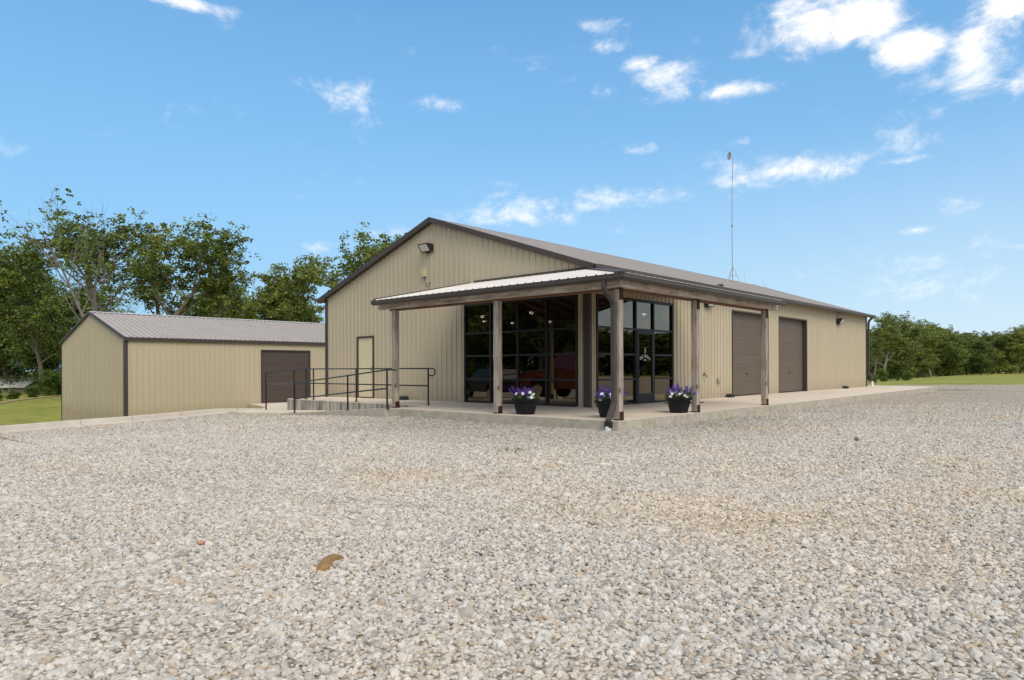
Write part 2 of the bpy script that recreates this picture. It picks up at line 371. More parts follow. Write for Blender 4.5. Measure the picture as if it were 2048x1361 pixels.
def G(x, y):          # natural ground (lawn, field)
    x = np.asarray(x, float); y = np.asarray(y, float)
    s, c = math.sin(YAW), math.cos(YAW)
    d = -(x - CAM.x) * s + (y - CAM.y) * c
    lat = (x - CAM.x) * c + (y - CAM.y) * s
    left = curbx(y) - x
    base = g(x, y)
    # lawn bank beyond the curb
    bank = sstep(0.2, 12.0, left) * 1.05 * sstep(3.0, -3.0, y - 0.0) + sstep(8.0, 20.0, left) * sstep(-3, 3, y) * .9
    far = sstep(46, 130, d) * .55
    z = base - bank - far - .05
    # bring the lawn's surface flush with the top of the curb
    z = z + sstep(2.6, .75, np.abs(left)) * np.where(left > .5, .13, 0) * (y < -2)
    return z
def terrain():
    def axis(lo, hi, c0, fine, ratio):
        a = [c0]; st = fine
        while a[-1] < hi: a.append(a[-1] + st); st *= ratio
        b = [c0]; st = fine
        while b[-1] > lo: b.append(b[-1] - st); st *= ratio
        return np.array(sorted(set(b + a)))
    xs = axis(-1500, 1500, -12.0, .45, 1.035); ys = axis(-1500, 1500, -6.0, .45, 1.035)
    X, Y = np.meshgrid(xs, ys); Z = G(X, Y)
    nx, ny = len(xs), len(ys)
    co = np.stack([X, Y, Z], -1).reshape(-1, 3)
    idx = np.arange(nx * ny).reshape(ny, nx)
    f = np.stack([idx[:-1, :-1], idx[:-1, 1:], idx[1:, 1:], idx[1:, :-1]], -1).reshape(-1, 4)
    return co, f
def np_mesh(name, co, faces, m, parent=None, smooth=True, attr=None):
    co = np.asarray(co, np.float32); faces = np.asarray(faces, np.int32); k = faces.shape[1]
    me = bpy.data.meshes.new(name)
    me.vertices.add(len(co)); me.vertices.foreach_set('co', co.ravel())
    me.loops.add(faces.size); me.loops.foreach_set('vertex_index', faces.ravel())
    me.polygons.add(len(faces)); me.polygons.foreach_set('loop_start', np.arange(0, faces.size, k, dtype=np.int32))
    me.update(calc_edges=True)
    if smooth: me.polygons.foreach_set('use_smooth', np.ones(len(faces), bool))
    if attr is not None:
        a = me.attributes.new('leafvar', 'FLOAT', 'FACE'); a.data.foreach_set('value', np.asarray(attr, np.float32))
    me.materials.append(m); me.update()
    o = bpy.data.objects.new(name, me); col.objects.link(o)
    if parent is not None: o.parent = parent
    return o
def grass_mat():
    m, nt, b, o = new_mat('grass_ground'); N = nt.nodes.new; L = nt.links.new
    tc = N('ShaderNodeTexCoord')
    def noi(s, d=5, st=(1, 1, 1), rot=0):
        mp = N('ShaderNodeMapping'); mp.inputs['Scale'].default_value = st; mp.inputs['Rotation'].default_value = (0, 0, rot); L(tc.outputs['Object'], mp.inputs[0])
        n = N('ShaderNodeTexNoise'); n.inputs['Scale'].default_value = s; n.inputs['Detail'].default_value = d; L(mp.outputs[0], n.inputs[0]); return n.outputs[0]
    rp = N('ShaderNodeValToRGB'); e = rp.color_ramp.elements
    e[0].position = .3; e[0].color = (.16, .175, .018, 1); e[1].position = .7; e[1].color = (.39, .35, .045, 1)
    k = e.new(.5); k.color = (.27, .265, .028, 1)
    ad = N('ShaderNodeMath'); ad.operation = 'ADD'
    a1 = N('ShaderNodeMath'); a1.operation = 'MULTIPLY'; a1.inputs[1].default_value = .5; L(noi(.9, 8, (.35, 1.8, 1), .55), a1.inputs[0])
    a2 = N('ShaderNodeMath'); a2.operation = 'MULTIPLY'; a2.inputs[1].default_value = .5; L(noi(.12, 6), a2.inputs[0])
    L(a1.outputs[0], ad.inputs[0]); L(a2.outputs[0], ad.inputs[1]); L(ad.outputs[0], rp.inputs[0])
    # mower stripes
    fine = N('ShaderNodeValToRGB'); fine.color_ramp.elements[0].position = .35; fine.color_ramp.elements[1].position = .65
    fine.color_ramp.elements[0].color = (.62, .62, .62, 1); fine.color_ramp.elements[1].color = (1.2, 1.2, 1.2, 1)
    L(noi(14, 4), fine.inputs[0])
    mx = N('ShaderNodeMix'); mx.data_type = 'RGBA'; mx.blend_type = 'MULTIPLY'; mx.inputs[0].default_value = 1
    L(rp.outputs[0], mx.inputs[6]); L(fine.outputs[0], mx.inputs[7])
    # dry straw flecks
    L(mx.outputs[2], b.inputs['Base Color']); b.inputs['Roughness'].default_value = .9
    bp = N('ShaderNodeBump'); bp.inputs['Strength'].default_value = .8; bp.inputs['Distance'].default_value = .05
    L(noi(22, 5), bp.inputs['Height']); L(bp.outputs[0], b.inputs['Normal'])
    return m
M['grass'] = grass_mat()
co, f = terrain()
np_mesh('ground', co, f, M['grass'])['kind'] = 'structure'

STONE_COLS = [(0.0, (.26, .245, .225)), (.16, (.38, .36, .325)), (.36, (.48, .45, .405)), (.55, (.56, .525, .47)), (.72, (.62, .59, .54)), (.88, (.53, .465, .38)), (.965, (.46, .38, .29)), (1.0, (.64, .61, .57))]
def stone_ramp(nt):
    rp = nt.nodes.new('ShaderNodeValToRGB'); e = rp.color_ramp.elements
    e[0].position = 0; e[0].color = lin(STONE_COLS[0][1]); e[1].position = 1; e[1].color = lin(STONE_COLS[-1][1])
    for p, c in STONE_COLS[1:-1]: k = e.new(p); k.color = lin(c)
    return rp
def patch_nodes(nt, vec):
    """large warm, iron stained and grey areas of the lot, shared by sheet and stones"""
    N = nt.nodes.new; L = nt.links.new
    n = N('ShaderNodeTexNoise'); n.inputs['Scale'].default_value = .28; n.inputs['Detail'].default_value = 6; n.inputs['Roughness'].default_value = .62; L(vec, n.inputs[0])
    rp = N('ShaderNodeValToRGB'); e = rp.color_ramp.elements
    e[0].position = .38; e[0].color = (.94, .925, .90, 1); e[1].position = .74; e[1].color = (1.05, .94, .80, 1)
    k = e.new(.55); k.color = (.99, .97, .94, 1)
    # warm stain is stronger in front of the right-hand side of the lot
    sp = N('ShaderNodeVectorMath'); sp.operation = 'DISTANCE'; L(vec, sp.inputs[0]); sp.inputs[1].default_value = (7.5, -7.5, -.25)
    mr = N('ShaderNodeMapRange'); L(sp.outputs['Value'], mr.inputs[0]); mr.inputs[1].default_value = 0; mr.inputs[2].default_value = 7; mr.inputs[3].default_value = .09; mr.inputs[4].default_value = 0
    ad = N('ShaderNodeMath'); ad.operation = 'ADD'; L(n.outputs[0], ad.inputs[0]); L(mr.outputs[0], ad.inputs[1])
    L(ad.outputs[0], rp.inputs[0])
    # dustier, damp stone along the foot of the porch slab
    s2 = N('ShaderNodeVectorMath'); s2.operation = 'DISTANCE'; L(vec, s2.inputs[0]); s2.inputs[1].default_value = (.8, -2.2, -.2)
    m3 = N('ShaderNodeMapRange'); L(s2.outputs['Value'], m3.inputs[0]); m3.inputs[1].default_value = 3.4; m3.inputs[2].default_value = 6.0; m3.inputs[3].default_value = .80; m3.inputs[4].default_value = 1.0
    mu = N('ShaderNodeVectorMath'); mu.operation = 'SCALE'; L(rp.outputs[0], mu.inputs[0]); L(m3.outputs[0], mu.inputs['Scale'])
    return mu.outputs[0]
def gravel_mat():
    m, nt, b, o = new_mat('gravel_sheet'); N = nt.nodes.new; L = nt.links.new
    tc = N('ShaderNodeTexCoord')
    vo = N('ShaderNodeTexVoronoi'); vo.inputs['Scale'].default_value = 27; vo.inputs['Randomness'].default_value = 1
    wob = N('ShaderNodeTexNoise'); wob.inputs['Scale'].default_value = 20; L(tc.outputs['Object'], wob.inputs[0])
    mp = N('ShaderNodeMix'); mp.data_type = 'RGBA'; mp.inputs[0].default_value = .015
    L(tc.outputs['Object'], mp.inputs[6]); L(wob.outputs[1], mp.inputs[7])
    L(mp.outputs[2], vo.inputs['Vector'])
    sep = N('ShaderNodeSeparateColor'); L(vo.outputs['Color'], sep.inputs[0])
    rp = stone_ramp(nt); L(sep.outputs[0], rp.inputs[0])
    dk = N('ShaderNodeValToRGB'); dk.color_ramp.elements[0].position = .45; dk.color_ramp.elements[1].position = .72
    dk.color_ramp.elements[0].color = (1, 1, 1, 1); dk.color_ramp.elements[1].color = (.40, .36, .31, 1)  # cell borders darkened: shade in the gaps between stones put into the colour
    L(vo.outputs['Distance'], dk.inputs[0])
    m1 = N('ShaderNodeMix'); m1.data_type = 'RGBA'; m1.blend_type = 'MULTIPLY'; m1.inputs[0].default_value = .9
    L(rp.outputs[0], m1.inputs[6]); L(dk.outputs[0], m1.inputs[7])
    m2 = N('ShaderNodeMix'); m2.data_type = 'RGBA'; m2.blend_type = 'MULTIPLY'; m2.inputs[0].default_value = 1
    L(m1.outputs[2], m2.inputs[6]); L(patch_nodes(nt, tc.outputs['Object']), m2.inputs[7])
    wm = N('ShaderNodeMix'); wm.data_type = 'RGBA'; wm.blend_type = 'MULTIPLY'; wm.inputs[0].default_value = 1; wm.inputs[7].default_value = (1.08, 1.03, .95, 1)
    L(m2.outputs[2], wm.inputs[6]); L(wm.outputs[2], b.inputs['Base Color']); b.inputs['Roughness'].default_value = .95; b.inputs['Specular IOR Level'].default_value = .05
    inv = N('ShaderNodeMath'); inv.operation = 'SUBTRACT'; inv.inputs[0].default_value = 1; L(vo.outputs['Distance'], inv.inputs[1])
    bp = N('ShaderNodeBump'); bp.inputs['Strength'].default_value = 1.0; bp.inputs['Distance'].default_value = .03
    L(inv.outputs[0], bp.inputs['Height']); L(bp.outputs[0], b.inputs['Normal'])
    return m
M['gravel'] = gravel_mat()
def gravel_sheet():
    # columns run along y; the left border follows the curb
    ys = np.concatenate([np.linspace(-60, -11.25, 25), np.linspace(-11.2, -1.0, 42)])
    co = []; f = []
    nxs = 60
    for y in ys:
        xl = -40.0 if y < -11.22 else float(curbx(y)) + .03
        for k in range(nxs + 1):
            t = k / nxs; x = xl + (60 - xl) * t ** 1.6; co.append((x, y, float(g(x, y)) + .006))
    for r in range(len(ys) - 1):
        for k in range(nxs):
            a = r * (nxs + 1) + k; f.append((a, a + 1, a + nxs + 2, a + nxs + 1))
    # beyond y = -1 : under the building and up its right side to the field
    base = len(co); s, c = math.sin(YAW), math.cos(YAW)
    ys2 = np.linspace(-1.0, 62, 40)
    for y in ys2:
        for k in range(41):
            t = k / 40; x0 = -14.3 + (y + 1) * .0; x = x0 + (60 - x0) * t
            co.append((x, y, float(g(x, y)) + .006))
    for r in range(len(ys2) - 1):
        for k in range(40):
            a = base + r * 41 + k; q = (a, a + 1, a + 42, a + 41)
            cxm = np.mean([co[i][0] for i in q]); cym = np.mean([co[i][1] for i in q])
            d = -(cxm - CAM.x) * s + (cym - CAM.y) * c
            if d < 46 + .5 * math.sin(cxm) and not (cxm < -12.4 and cym > 6): f.append(q)
    return co, f
co, f = gravel_sheet()
np_mesh('gravel_lot', co, f, M['gravel'])['kind'] = 'structure'

def stones():
    """loose crushed stones near the photographer, one scattered object"""
    rng = np.random.default_rng(5)
    s, c = math.sin(YAW), math.cos(YAW)
    P = []
    def ring(d0, d1, sp, keep):
        dd = np.arange(d0, d1, sp)
        for d in dd:
            w = d * .80 + 1.2
            n = int(2 * w / sp); lat = np.linspace(-w, w, n)
            k = keep(d); mk = rng.random(n) < k
            lat = lat[mk]; n = len(lat)
            l = lat + rng.uniform(-.45, .45, n) * sp; q = d + rng.uniform(-.5, .5, n) * sp
            P.append(np.stack([CAM.x - s * q + c * l, CAM.y + c * q + s * l], -1))
    ring(1.0, 8.0, .0285, lambda d: 1.0)
    ring(8.0, 14.0, .036, lambda d: 1.0)
    ring(14.0, 24.0, .050, lambda d: .9 * (24 - d) / 10)
    P = np.concatenate(P); x, y = P[:, 0], P[:, 1]
    ok = (x > curbx(y) + .52) | (y < -11.3)
    ok &= ~((x > -3.95) & (x < 3.22) & (y > -3.52)) & ~((x <= -3.9) & (y > -3.62)) & ~((x > -1) & (x < 3.15) & (y > -3.5))
    # thinner where wheels have packed the lot
    x, y = x[ok], y[ok]; n = len(x)
    sz = np.clip(rng.lognormal(0, .27, n), .55, 2.2) * .0162
    sz[rng.random(n) < .012] *= 1.7
    bx = np.sin(x * 1.3 + y * .7) * .5 + np.sin(y * 2.1 - x * .8) * .5
    tr = np.zeros(n)      # shallow wheel tracks curving through the lot
    for off in (0.0, 1.7, 3.4, 5.3):
        w_ = np.abs((y + 9.3 + off) - .35 * (x - 4) - .03 * (x - 4) ** 2); tr = np.maximum(tr, np.exp(-(w_ / .22) ** 2))
    z = g(x, y) + .006 + .006 * bx + rng.uniform(-.005, .007, n) - .003 * tr
    sz = sz * (1 - .15 * tr)
    me = bpy.data.meshes.new('loose_stones'); me.vertices.add(n)
    me.vertices.foreach_set('co', np.stack([x, y, z], -1).astype(np.float32).ravel())
    a = me.attributes.new('siz', 'FLOAT_VECTOR', 'POINT')
    sv = np.stack([sz * rng.uniform(.85, 1.45, n), sz * rng.uniform(.7, 1.1, n), sz * rng.uniform(.5, .85, n)], -1)
    a.data.foreach_set('vector', sv.astype(np.float32).ravel())
    a = me.attributes.new('rot', 'FLOAT_VECTOR', 'POINT')
    rv = np.stack([rng.normal(0, .45, n), rng.normal(0, .35, n), rng.uniform(0, 6.28, n)], -1)
    a.data.foreach_set('vector', rv.astype(np.float32).ravel())
    a = me.attributes.new('tone', 'FLOAT', 'POINT'); t = rng.beta(2.0, 1.9, n); t[rng.random(n) < .05] = .95
    a.data.foreach_set('value', t.astype(np.float32))
    a = me.attributes.new('vari', 'INT', 'POINT'); a.data.foreach_set('value', rng.integers(0, 6, n).astype(np.int32))
    o = bpy.data.objects.new('loose_stones', me); col.objects.link(o)
    tag(o, 'loose pale grey crushed stones scattered over the lot', 'gravel', kind='stuff')
    m, nt, b, mo = new_mat('crushed_stone'); N = nt.nodes.new; L = nt.links.new
    at = N('ShaderNodeAttribute'); at.attribute_type = 'INSTANCER'; at.attribute_name = 'tone'
    rp = stone_ramp(nt); L(at.outputs['Fac'], rp.inputs[0])
    geo = N('ShaderNodeNewGeometry')
    n1 = N('ShaderNodeTexNoise'); n1.inputs['Scale'].default_value = 55; n1.inputs['Detail'].default_value = 4; L(geo.outputs['Position'], n1.inputs[0])
    r1 = N('ShaderNodeValToRGB'); r1.color_ramp.elements[0].position = .3; r1.color_ramp.elements[1].position = .7
    r1.color_ramp.elements[0].color = (.86, .85, .83, 1); r1.color_ramp.elements[1].color = (1.1, 1.09, 1.08, 1); L(n1.outputs[0], r1.inputs[0])
    m1 = N('ShaderNodeMix'); m1.data_type = 'RGBA'; m1.blend_type = 'MULTIPLY'; m1.inputs[0].default_value = 1; L(rp.outputs[0], m1.inputs[6]); L(r1.outputs[0], m1.inputs[7])
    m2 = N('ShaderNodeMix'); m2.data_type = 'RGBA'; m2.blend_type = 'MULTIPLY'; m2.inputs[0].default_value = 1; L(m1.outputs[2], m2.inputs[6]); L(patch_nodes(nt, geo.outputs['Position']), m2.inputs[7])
    L(m2.outputs[2], b.inputs['Base Color']); b.inputs['Roughness'].default_value = .85; b.inputs['Specular IOR Level'].default_value = .12
    me.materials.append(m)
    ng = bpy.data.node_groups.new('scatter_stones', 'GeometryNodeTree')
    ng.interface.new_socket('Geometry', in_out='INPUT', socket_type='NodeSocketGeometry')
    ng.interface.new_socket('Geometry', in_out='OUTPUT', socket_type='NodeSocketGeometry')
    N = ng.nodes.new; L = ng.links.new
    gi = N('NodeGroupInput'); go = N('NodeGroupOutput')
    g2i = N('GeometryNodeGeometryToInstance')
    pos = N('GeometryNodeInputPosition')
    for k in range(6):
        ico = N('GeometryNodeMeshIcoSphere'); ico.inputs['Radius'].default_value = 1; ico.inputs['Subdivisions'].default_value = 2
        vo = N('ShaderNodeTexNoise'); vo.noise_dimensions = '4D'; vo.inputs['W'].default_value = 3.7 * k + 1; vo.inputs['Scale'].default_value = .85; vo.inputs['Detail'].default_value = 1.5
        sub = N('ShaderNodeVectorMath'); sub.operation = 'SUBTRACT'; sub.inputs[1].default_value = (.5, .5, .5)
        L(vo.outputs[1], sub.inputs[0])
        scl = N('ShaderNodeVectorMath'); scl.operation = 'SCALE'; scl.inputs['Scale'].default_value = 1.9; L(sub.outputs[0], scl.inputs[0])
        sp = N('GeometryNodeSetPosition'); L(ico.outputs[0], sp.inputs['Geometry']); L(scl.outputs[0], sp.inputs['Offset'])
        L(sp.outputs[0], g2i.inputs[0])
    iop = N('GeometryNodeInstanceOnPoints'); m2p = N('GeometryNodeMeshToPoints')
    L(gi.outputs[0], m2p.inputs['Mesh']); L(m2p.outputs[0], iop.inputs['Points']); L(g2i.outputs[0], iop.inputs['Instance'])
    iop.inputs['Pick Instance'].default_value = True
    def attr(name, typ):
        a = N('GeometryNodeInputNamedAttribute'); a.data_type = typ; a.inputs[0].default_value = name; return a.outputs[0]
    L(attr('vari', 'INT'), iop.inputs['Instance Index'])
    L(attr('siz', 'FLOAT_VECTOR'), iop.inputs['Scale'])
    e2r = N('FunctionNodeEulerToRotation'); L(attr('rot', 'FLOAT_VECTOR'), e2r.inputs[0]); L(e2r.outputs[0], iop.inputs['Rotation'])
    sm = N('GeometryNodeSetMaterial'); sm.inputs['Material'].default_value = m
    L(iop.outputs[0], sm.inputs[0]); L(sm.outputs[0], go.inputs[0])
    md = o.modifiers.new('scatter', 'NODES'); md.node_group = ng
stones()

# small bits lying on the gravel
def scrap():
    rng = random.Random(4)
    px = [(630, 1143), (640, 1128), (655, 1118), (672, 1115), (686, 1119), (672, 1126), (662, 1131), (664, 1139), (648, 1147), (636, 1149)]
    s, c = math.sin(YAW), math.cos(YAW); pts = []
    for x, y in px:
        u = x - 1024; v = y - HORIZ - ROLL * u; t = (CAM.z + .30) / v
        pts.append((CAM.x + t * (-s * F_PX + c * u), CAM.y + t * (c * F_PX + s * u), -.30))
    mb = MB(); n = len(pts); cxp = sum(p[0] for p in pts) / n; cyp = sum(p[1] for p in pts) / n
    rings = []
    for k, (h, sc_) in enumerate(((-.005, 1.0), (.025, .96), (.038, .7), (.034, .35))):
        ring = []
        for p in pts:
            ring.append(len(mb.v)); mb.v.append((cxp + (p[0] - cxp) * sc_, cyp + (p[1] - cyp) * sc_, p[2] + h + rng.uniform(-.005, .005)))
        rings.append(ring)
    for a, b in zip(rings, rings[1:]):
        for j in range(n): mb.f.append([a[j], a[(j + 1) % n], b[(j + 1) % n], b[j]])
    mb.f.append(rings[-1])
    tag(mb.build('bark_scrap', M['scrap'], smooth=True), 'ragged brown scrap of bark lying on the gravel in the foreground', 'scrap')
    mb = MB(); mb.lathe([(.012, -.012), (.030, -.006), (.028, .004), (.016, .012), (.004, .014)], (5.38, -12.39, -.278), 9)
    o = mb.build('orange_stone', M['orange_stone'], smooth=True); tag(o, 'single rust orange stone in the gravel left of the brown scrap', 'stone')
scrap()

# ------------------------------------------------------------------ ribbed metal sheets
PITCH = .2286
def rib_profile(u0, u1, phase=0.0, h=.027, minor=True):
    pts = [(u0, 0.0)]
    k0 = math.floor((u0 - phase) / PITCH) - 1
    u = phase + k0 * PITCH
    while u < u1 + PITCH:
        for du, hh in ((-.026, 0), (-.014, h), (.014, h), (.026, 0)):
            pts.append((u + du, hh))
        if minor:
            for f_ in (1 / 3, 2 / 3):
                for du, hh in ((-.010, 0), (0, .003), (.010, 0)): pts.append((u + PITCH * f_ + du, hh))
        u += PITCH
    pts = sorted(p for p in pts if u0 < p[0] < u1)
    pts = [(u0, 0.0)] + pts + [(u1, 0.0)]
    return pts
def wall_panel(mb, P, u0, u1, zb, zt, **k):
    """P(u, out, z) -> xyz ; zb, zt functions of u"""
    pr = rib_profile(u0, u1, **k); i = len(mb.v)
    for u, h in pr:
        mb.v.append(P(u, h, zb(u))); mb.v.append(P(u, h, zt(u)))
    for j in range(len(pr) - 1): mb.f.append([i + 2 * j, i + 2 * j + 2, i + 2 * j + 3, i + 2 * j + 1])
def faced(mb, P, spans, **k):
    for (u0, u1, zb, zt) in spans:
        fb = zb if callable(zb) else (lambda u, z=zb: z); ft = zt if callable(zt) else (lambda u, z=zt: z)
        wall_panel(mb, P, u0, u1, fb, ft, **k)

# ================================================================== MAIN BUILDING
W, LB, E, RG = 12.2, 24.3, 3.66, 5.70
bld = empty('metal_building', (0, 0, 0), 0, 'large beige ribbed metal building with gable front, dark storefront glass and wrap-around porch', 'building')
# front storefront x -4.68..-.38 ; entrance y .32..4.32 ; doors
PF = lambda u, h, z: (u, -h, z)
PR = lambda u, h, z: (h, u, z)
PL = lambda u, h, z: (-W - h, u, z)
PB = lambda u, h, z: (u, LB + h, z)
gable = lambda u: E + (RG - E) * (1 - abs(u + W / 2) / (W / 2))
fm = MB()
faced(fm, PF, [(-W, -10.17, -.05, gable), (-10.17, -9.23, 2.12, gable), (-9.23, -4.70, -.05, gable), (-4.70, -.36, 2.98, gable), (-.36, 0, -.05, gable)])
fm.build('wall', M['siding'], bld)
rm = MB()
top = lambda u: E
faced(rm, PR, [(0, .30, -.05, top), (.30, 4.34, 2.98, top), (4.34, 8.44, -.05, top), (8.44, 11.55, 3.0, top), (11.55, 12.58, -.05, top), (12.58, 15.66, 3.0, top), (15.66, LB, -.05, top)])
rm.build('wall', M['siding'], bld)
lm = MB(); faced(lm, PL, [(0, LB, -.6, top)], minor=False); lm.build('wall', M['siding'], bld)
bm_ = MB(); faced(bm_, PB, [(-W, 0, -.6, gable)], minor=False); bm_.build('wall', M['siding'], bld)
# foundation
MB().box((-W + .01, .012, -.6), (-.012, LB - .01, -.004)).build('foundation', M['concrete_side'], bld)
# roof: two ribbed slopes, ridge along y
SL = (RG - E) / (W / 2)
OV = .30; OG = .16
def slope_sheet(sign):
    mb = MB(); pr = rib_profile(-OG, LB + OG, minor=False, h=.034)
    i = len(mb.v)
    xr = -W / 2; xe = 0 + OV if sign > 0 else -W - OV
    zr = RG + .09; ze = E + .09 - SL * OV
    for y, h in pr:
        mb.v.append((xe, y, ze + h)); mb.v.append((xr, y, zr + h))
    for j in range(len(pr) - 1): mb.f.append([i + 2 * j, i + 2 * j + 2, i + 2 * j + 3, i + 2 * j + 1])
    return mb.build('roof', M['roof'], bld)
r1 = slope_sheet(1); slope_sheet(-1)
mb = MB()
for sgn in (1, -1):
    xe = OV if sgn > 0 else -W - OV
    mb.poly([(xe, -OG + .01, E + .05 - SL * OV), (xe, LB + OG - .01, E + .05 - SL * OV), (-W / 2, LB + OG - .01, RG + .05), (-W / 2, -OG + .01, RG + .05)])
mb.build('soffit', M['trim'], bld)
# ridge cap
mb = MB(); w = .16
for sgn in (1, -1):
    mb.poly([(-W / 2, -OG, RG + .125), (-W / 2, LB + OG, RG + .125), (-W / 2 + sgn * w, LB + OG, RG + .125 - SL * w), (-W / 2 + sgn * w, -OG, RG + .125 - SL * w)])
mb.build('ridge_cap', M['roof'], bld)
# rake trim on both gables
mb = MB()
for y0, y1 in ((-OG - .02, 0.0), (LB, LB + OG + .02)):
    for sgn in (1, -1):
        xe = OV + .02 if sgn > 0 else -W - OV - .02
        ze = E + .125 - SL * (OV + .02); zr = RG + .13
        n0 = len(mb.v)
        for y in (y0, y1):
            mb.v += [(xe, y, ze), (-W / 2, y, zr), (-W / 2, y, zr - .165), (xe, y, ze - .165)]
        for q in ((0, 1, 2, 3), (4, 5, 6, 7), (0, 1, 5, 4), (3, 2, 6, 7), (0, 3, 7, 4)): mb.f.append([n0 + k for k in q])
mb.build('rake_trim', M['trim'], bld)
# eave gutters (right and left)
GUT = [(0, 0), (.085, 0), (.125, .05), (.125, .10), (.135, .125), (.12, .125), (.11, .11), (0, .11)]
def gutter(name, p0, p1, scale=1.0, parent=bld, mat_='gutter', flip=1):
    return MB().prism([(a * scale * flip, b * scale) for a, b in GUT], p0, p1).build(name, M[mat_], parent)
ge = E + .09 - SL * OV - .10
gutter('gutter', (OV - .02, LB + OG + .05, ge), (OV - .02, -OG - .02, ge), 1.0, flip=-1)
gutter('gutter', (-W - OV + .02, LB + OG, ge), (-W - OV + .02, -OG, ge), 1.0, flip=1)
# corner trims and base trim
mb = MB()
mb.box((-.17, -.030, -.04), (.030, 0.10, E)); mb.box((.0, .0, -.04), (.0301, .07, E))
mb = MB().box((-.17, -.032, -.03), (.032, .012, E - .02)).box((-.012, .012, -.03), (.032, .07, E - .02))
mb.build('corner_trim', M['trim'], bld)
MB().box((-W - .032, -.032, -.03), (-W + .12, .012, E - .02)).box((-W - .032, .012, -.03), (-W + .012, .12, E - .02)).build('corner_trim', M['trim'], bld)
MB().box((-.012, LB - .10, -.03), (.032, LB + .03, E - .02)).build('corner_trim', M['trim'], bld)
mb = MB()
for a, b in ((-W, -10.25), (-9.15, -4.76), (-.38, -.17)): mb.box((a + .12 if a == -W else a, -.026, -.03), (b, -.001, .02))
for a, b in ((.07, .25), (4.36, 8.40), (11.60, 12.54), (15.72, LB - .1)): mb.box((.001, a, -.03), (.026, b, .02))
mb.build('base_trim', M['siding'], bld)
# frieze band where the porch roof meets the wall
# interior: floor, partition, ceiling
MB().box((-W + .1, .1, -.002), (-.1, 8.0, .004)).build('interior_floor', M['inside_floor'], bld)
MB().box((-W + .1, 7.9, 0), (-.1, 8.0, 3.9)).build('partition', M['dark_inside'], bld)
MB().box((-W + .1, .1, 3.60), (-.1, 7.9, 3.66)).build('interior_ceiling', M['dark_inside'], bld)
MB().box((-9.0, .1, 0), (-8.9, 7.9, 3.6)).build('partition', M['dark_inside'], bld)

# man door in the gable wall
mb = MB(); x0, x1, zt = -10.17, -9.23, 2.12
mb.box((x0 - .02, -.045, -.005), (x0 + .04, .03, zt + .06)).box((x1 - .03, -.045, -.005), (x1 + .02, .03, zt + .06)).box((x0 + .04, -.045, zt), (x1 - .03, .03, zt + .06)).box((x0 + .04, -.03, -.006), (x1 - .03, .03, .03))
d = MB().box((x0 + .045, -.006, .035), (x1 - .035, .03, zt - .005)).build('door', M['door_panel'], bld)
mb.build('door_frame', M['trim'], d)
hm = MB(); hm.tube([(x1 - .11, -.006, .98), (x1 - .11, -.055, .98)], .018, 8); hm.tube([(x1 - .11, -.055, .98), (x1 - .21, -.055, .98)], .010, 8)
MB().tube([(x1 - .11, -.006, 1.10), (x1 - .11, -.03, 1.10)], .025, 10).build('lock', M['steel'], d)
hm.build('handle', M['steel'], d)

# overhead doors in the right wall
def garage(P, u0, u1, z0, z1, m, rows=6, parent=bld, rec=.16, out=.03):
    mb = MB(); h = (z1 - z0) / rows
    def bx(a0, a1, o0, o1, b0, b1):
        p = P(a0, o0, b0); q = P(a1, o1, b1); mb.box(p, q)
    for r in range(rows):
        n = 4
        bx(u0 + .03, u1 - .03, -rec - .04, -rec, z0 + r * h + .003, z0 + (r + 1) * h)
        for k in range(n):     # pressed grooves
            zz = z0 + r * h + h * (k + .5) / n
            bx(u0 + .04, u1 - .04, -rec, -rec + .003, zz - h / n * .40, zz + h / n * .40)
    d_ = mb.build('garage_door', m, parent)
    mb = MB(); th = .06
    def bx2(a0, a1, o0, o1, b0, b1):
        mb.box(P(a0, o0, b0), P(a1, o1, b1))
    bx2(u0 - .02, u0 + .03, -rec - .04, out, z0, z1 + .04); bx2(u1 - .03, u1 + .02, -rec - .04, out, z0, z1 + .04); bx2(u0 + .03, u1 - .03, -rec - .04, out, z1 - .01, z1 + .04)
    mb.build('door_frame', M['trim'], d_)
    sm_ = MB(); sm_.box(P(u0 + .03, -rec - .02, z0 - .002), P(u1 - .03, -rec + .012, z0 + .035)); sm_.build('bottom_seal', M['rubber'], d_)
    hm_ = MB(); uc = (u0 + u1) / 2; hm_.box(P(uc - .06, -rec, z0 + .78), P(uc + .06, -rec + .03, z0 + .81)); hm_.build('handle', M['frame'], d_)
    return d_
garage(PR, 8.44, 11.55, 0, 3.0, M['garage'])
garage(PR, 12.58, 15.66, 0, 3.0, M['garage'])

# storefront glazing
def glazing(P, us, zs, name, skip=()):
    w_ = .028; dep = .10
    fr = MB()
    def bx(mb, a0, a1, o0, o1, b0, b1): mb.box(P(a0, o0, b0), P(a1, o1, b1))
    for k, u in enumerate(us):
        if k in (0, len(us) - 1): bx(fr, u - w_, u + w_, -dep + .02, .022, zs[0], zs[-1])
        else: bx(fr, u - w_, u + w_, -dep + .02, .018, zs[0], zs[-1])
    for k, z in enumerate(zs):
        for j in range(len(us) - 1):
            if (j in skip) and 0 <= k < 3: continue
            e = .026
            zz0, zz1 = (z, z + .05) if k == 0 else ((z - .05, z) if k == len(zs) - 1 else (z - e, z + e))
            bx(fr, us[j] + w_, us[j + 1] - w_, -dep + .03, .012, zz0, zz1)
    w = fr.build(name, M['frame'], bld)
    gm = MB()
    for j in range(len(us) - 1):
        for k in range(len(zs) - 1):
            if j in skip and k < 3: continue
            bx(gm, us[j] + w_ - .005, us[j + 1] - w_ + .005, -.045, -.035, zs[k] + .02, zs[k + 1] - .02)
    gm.build('pane', M['glass'], w)
    return w
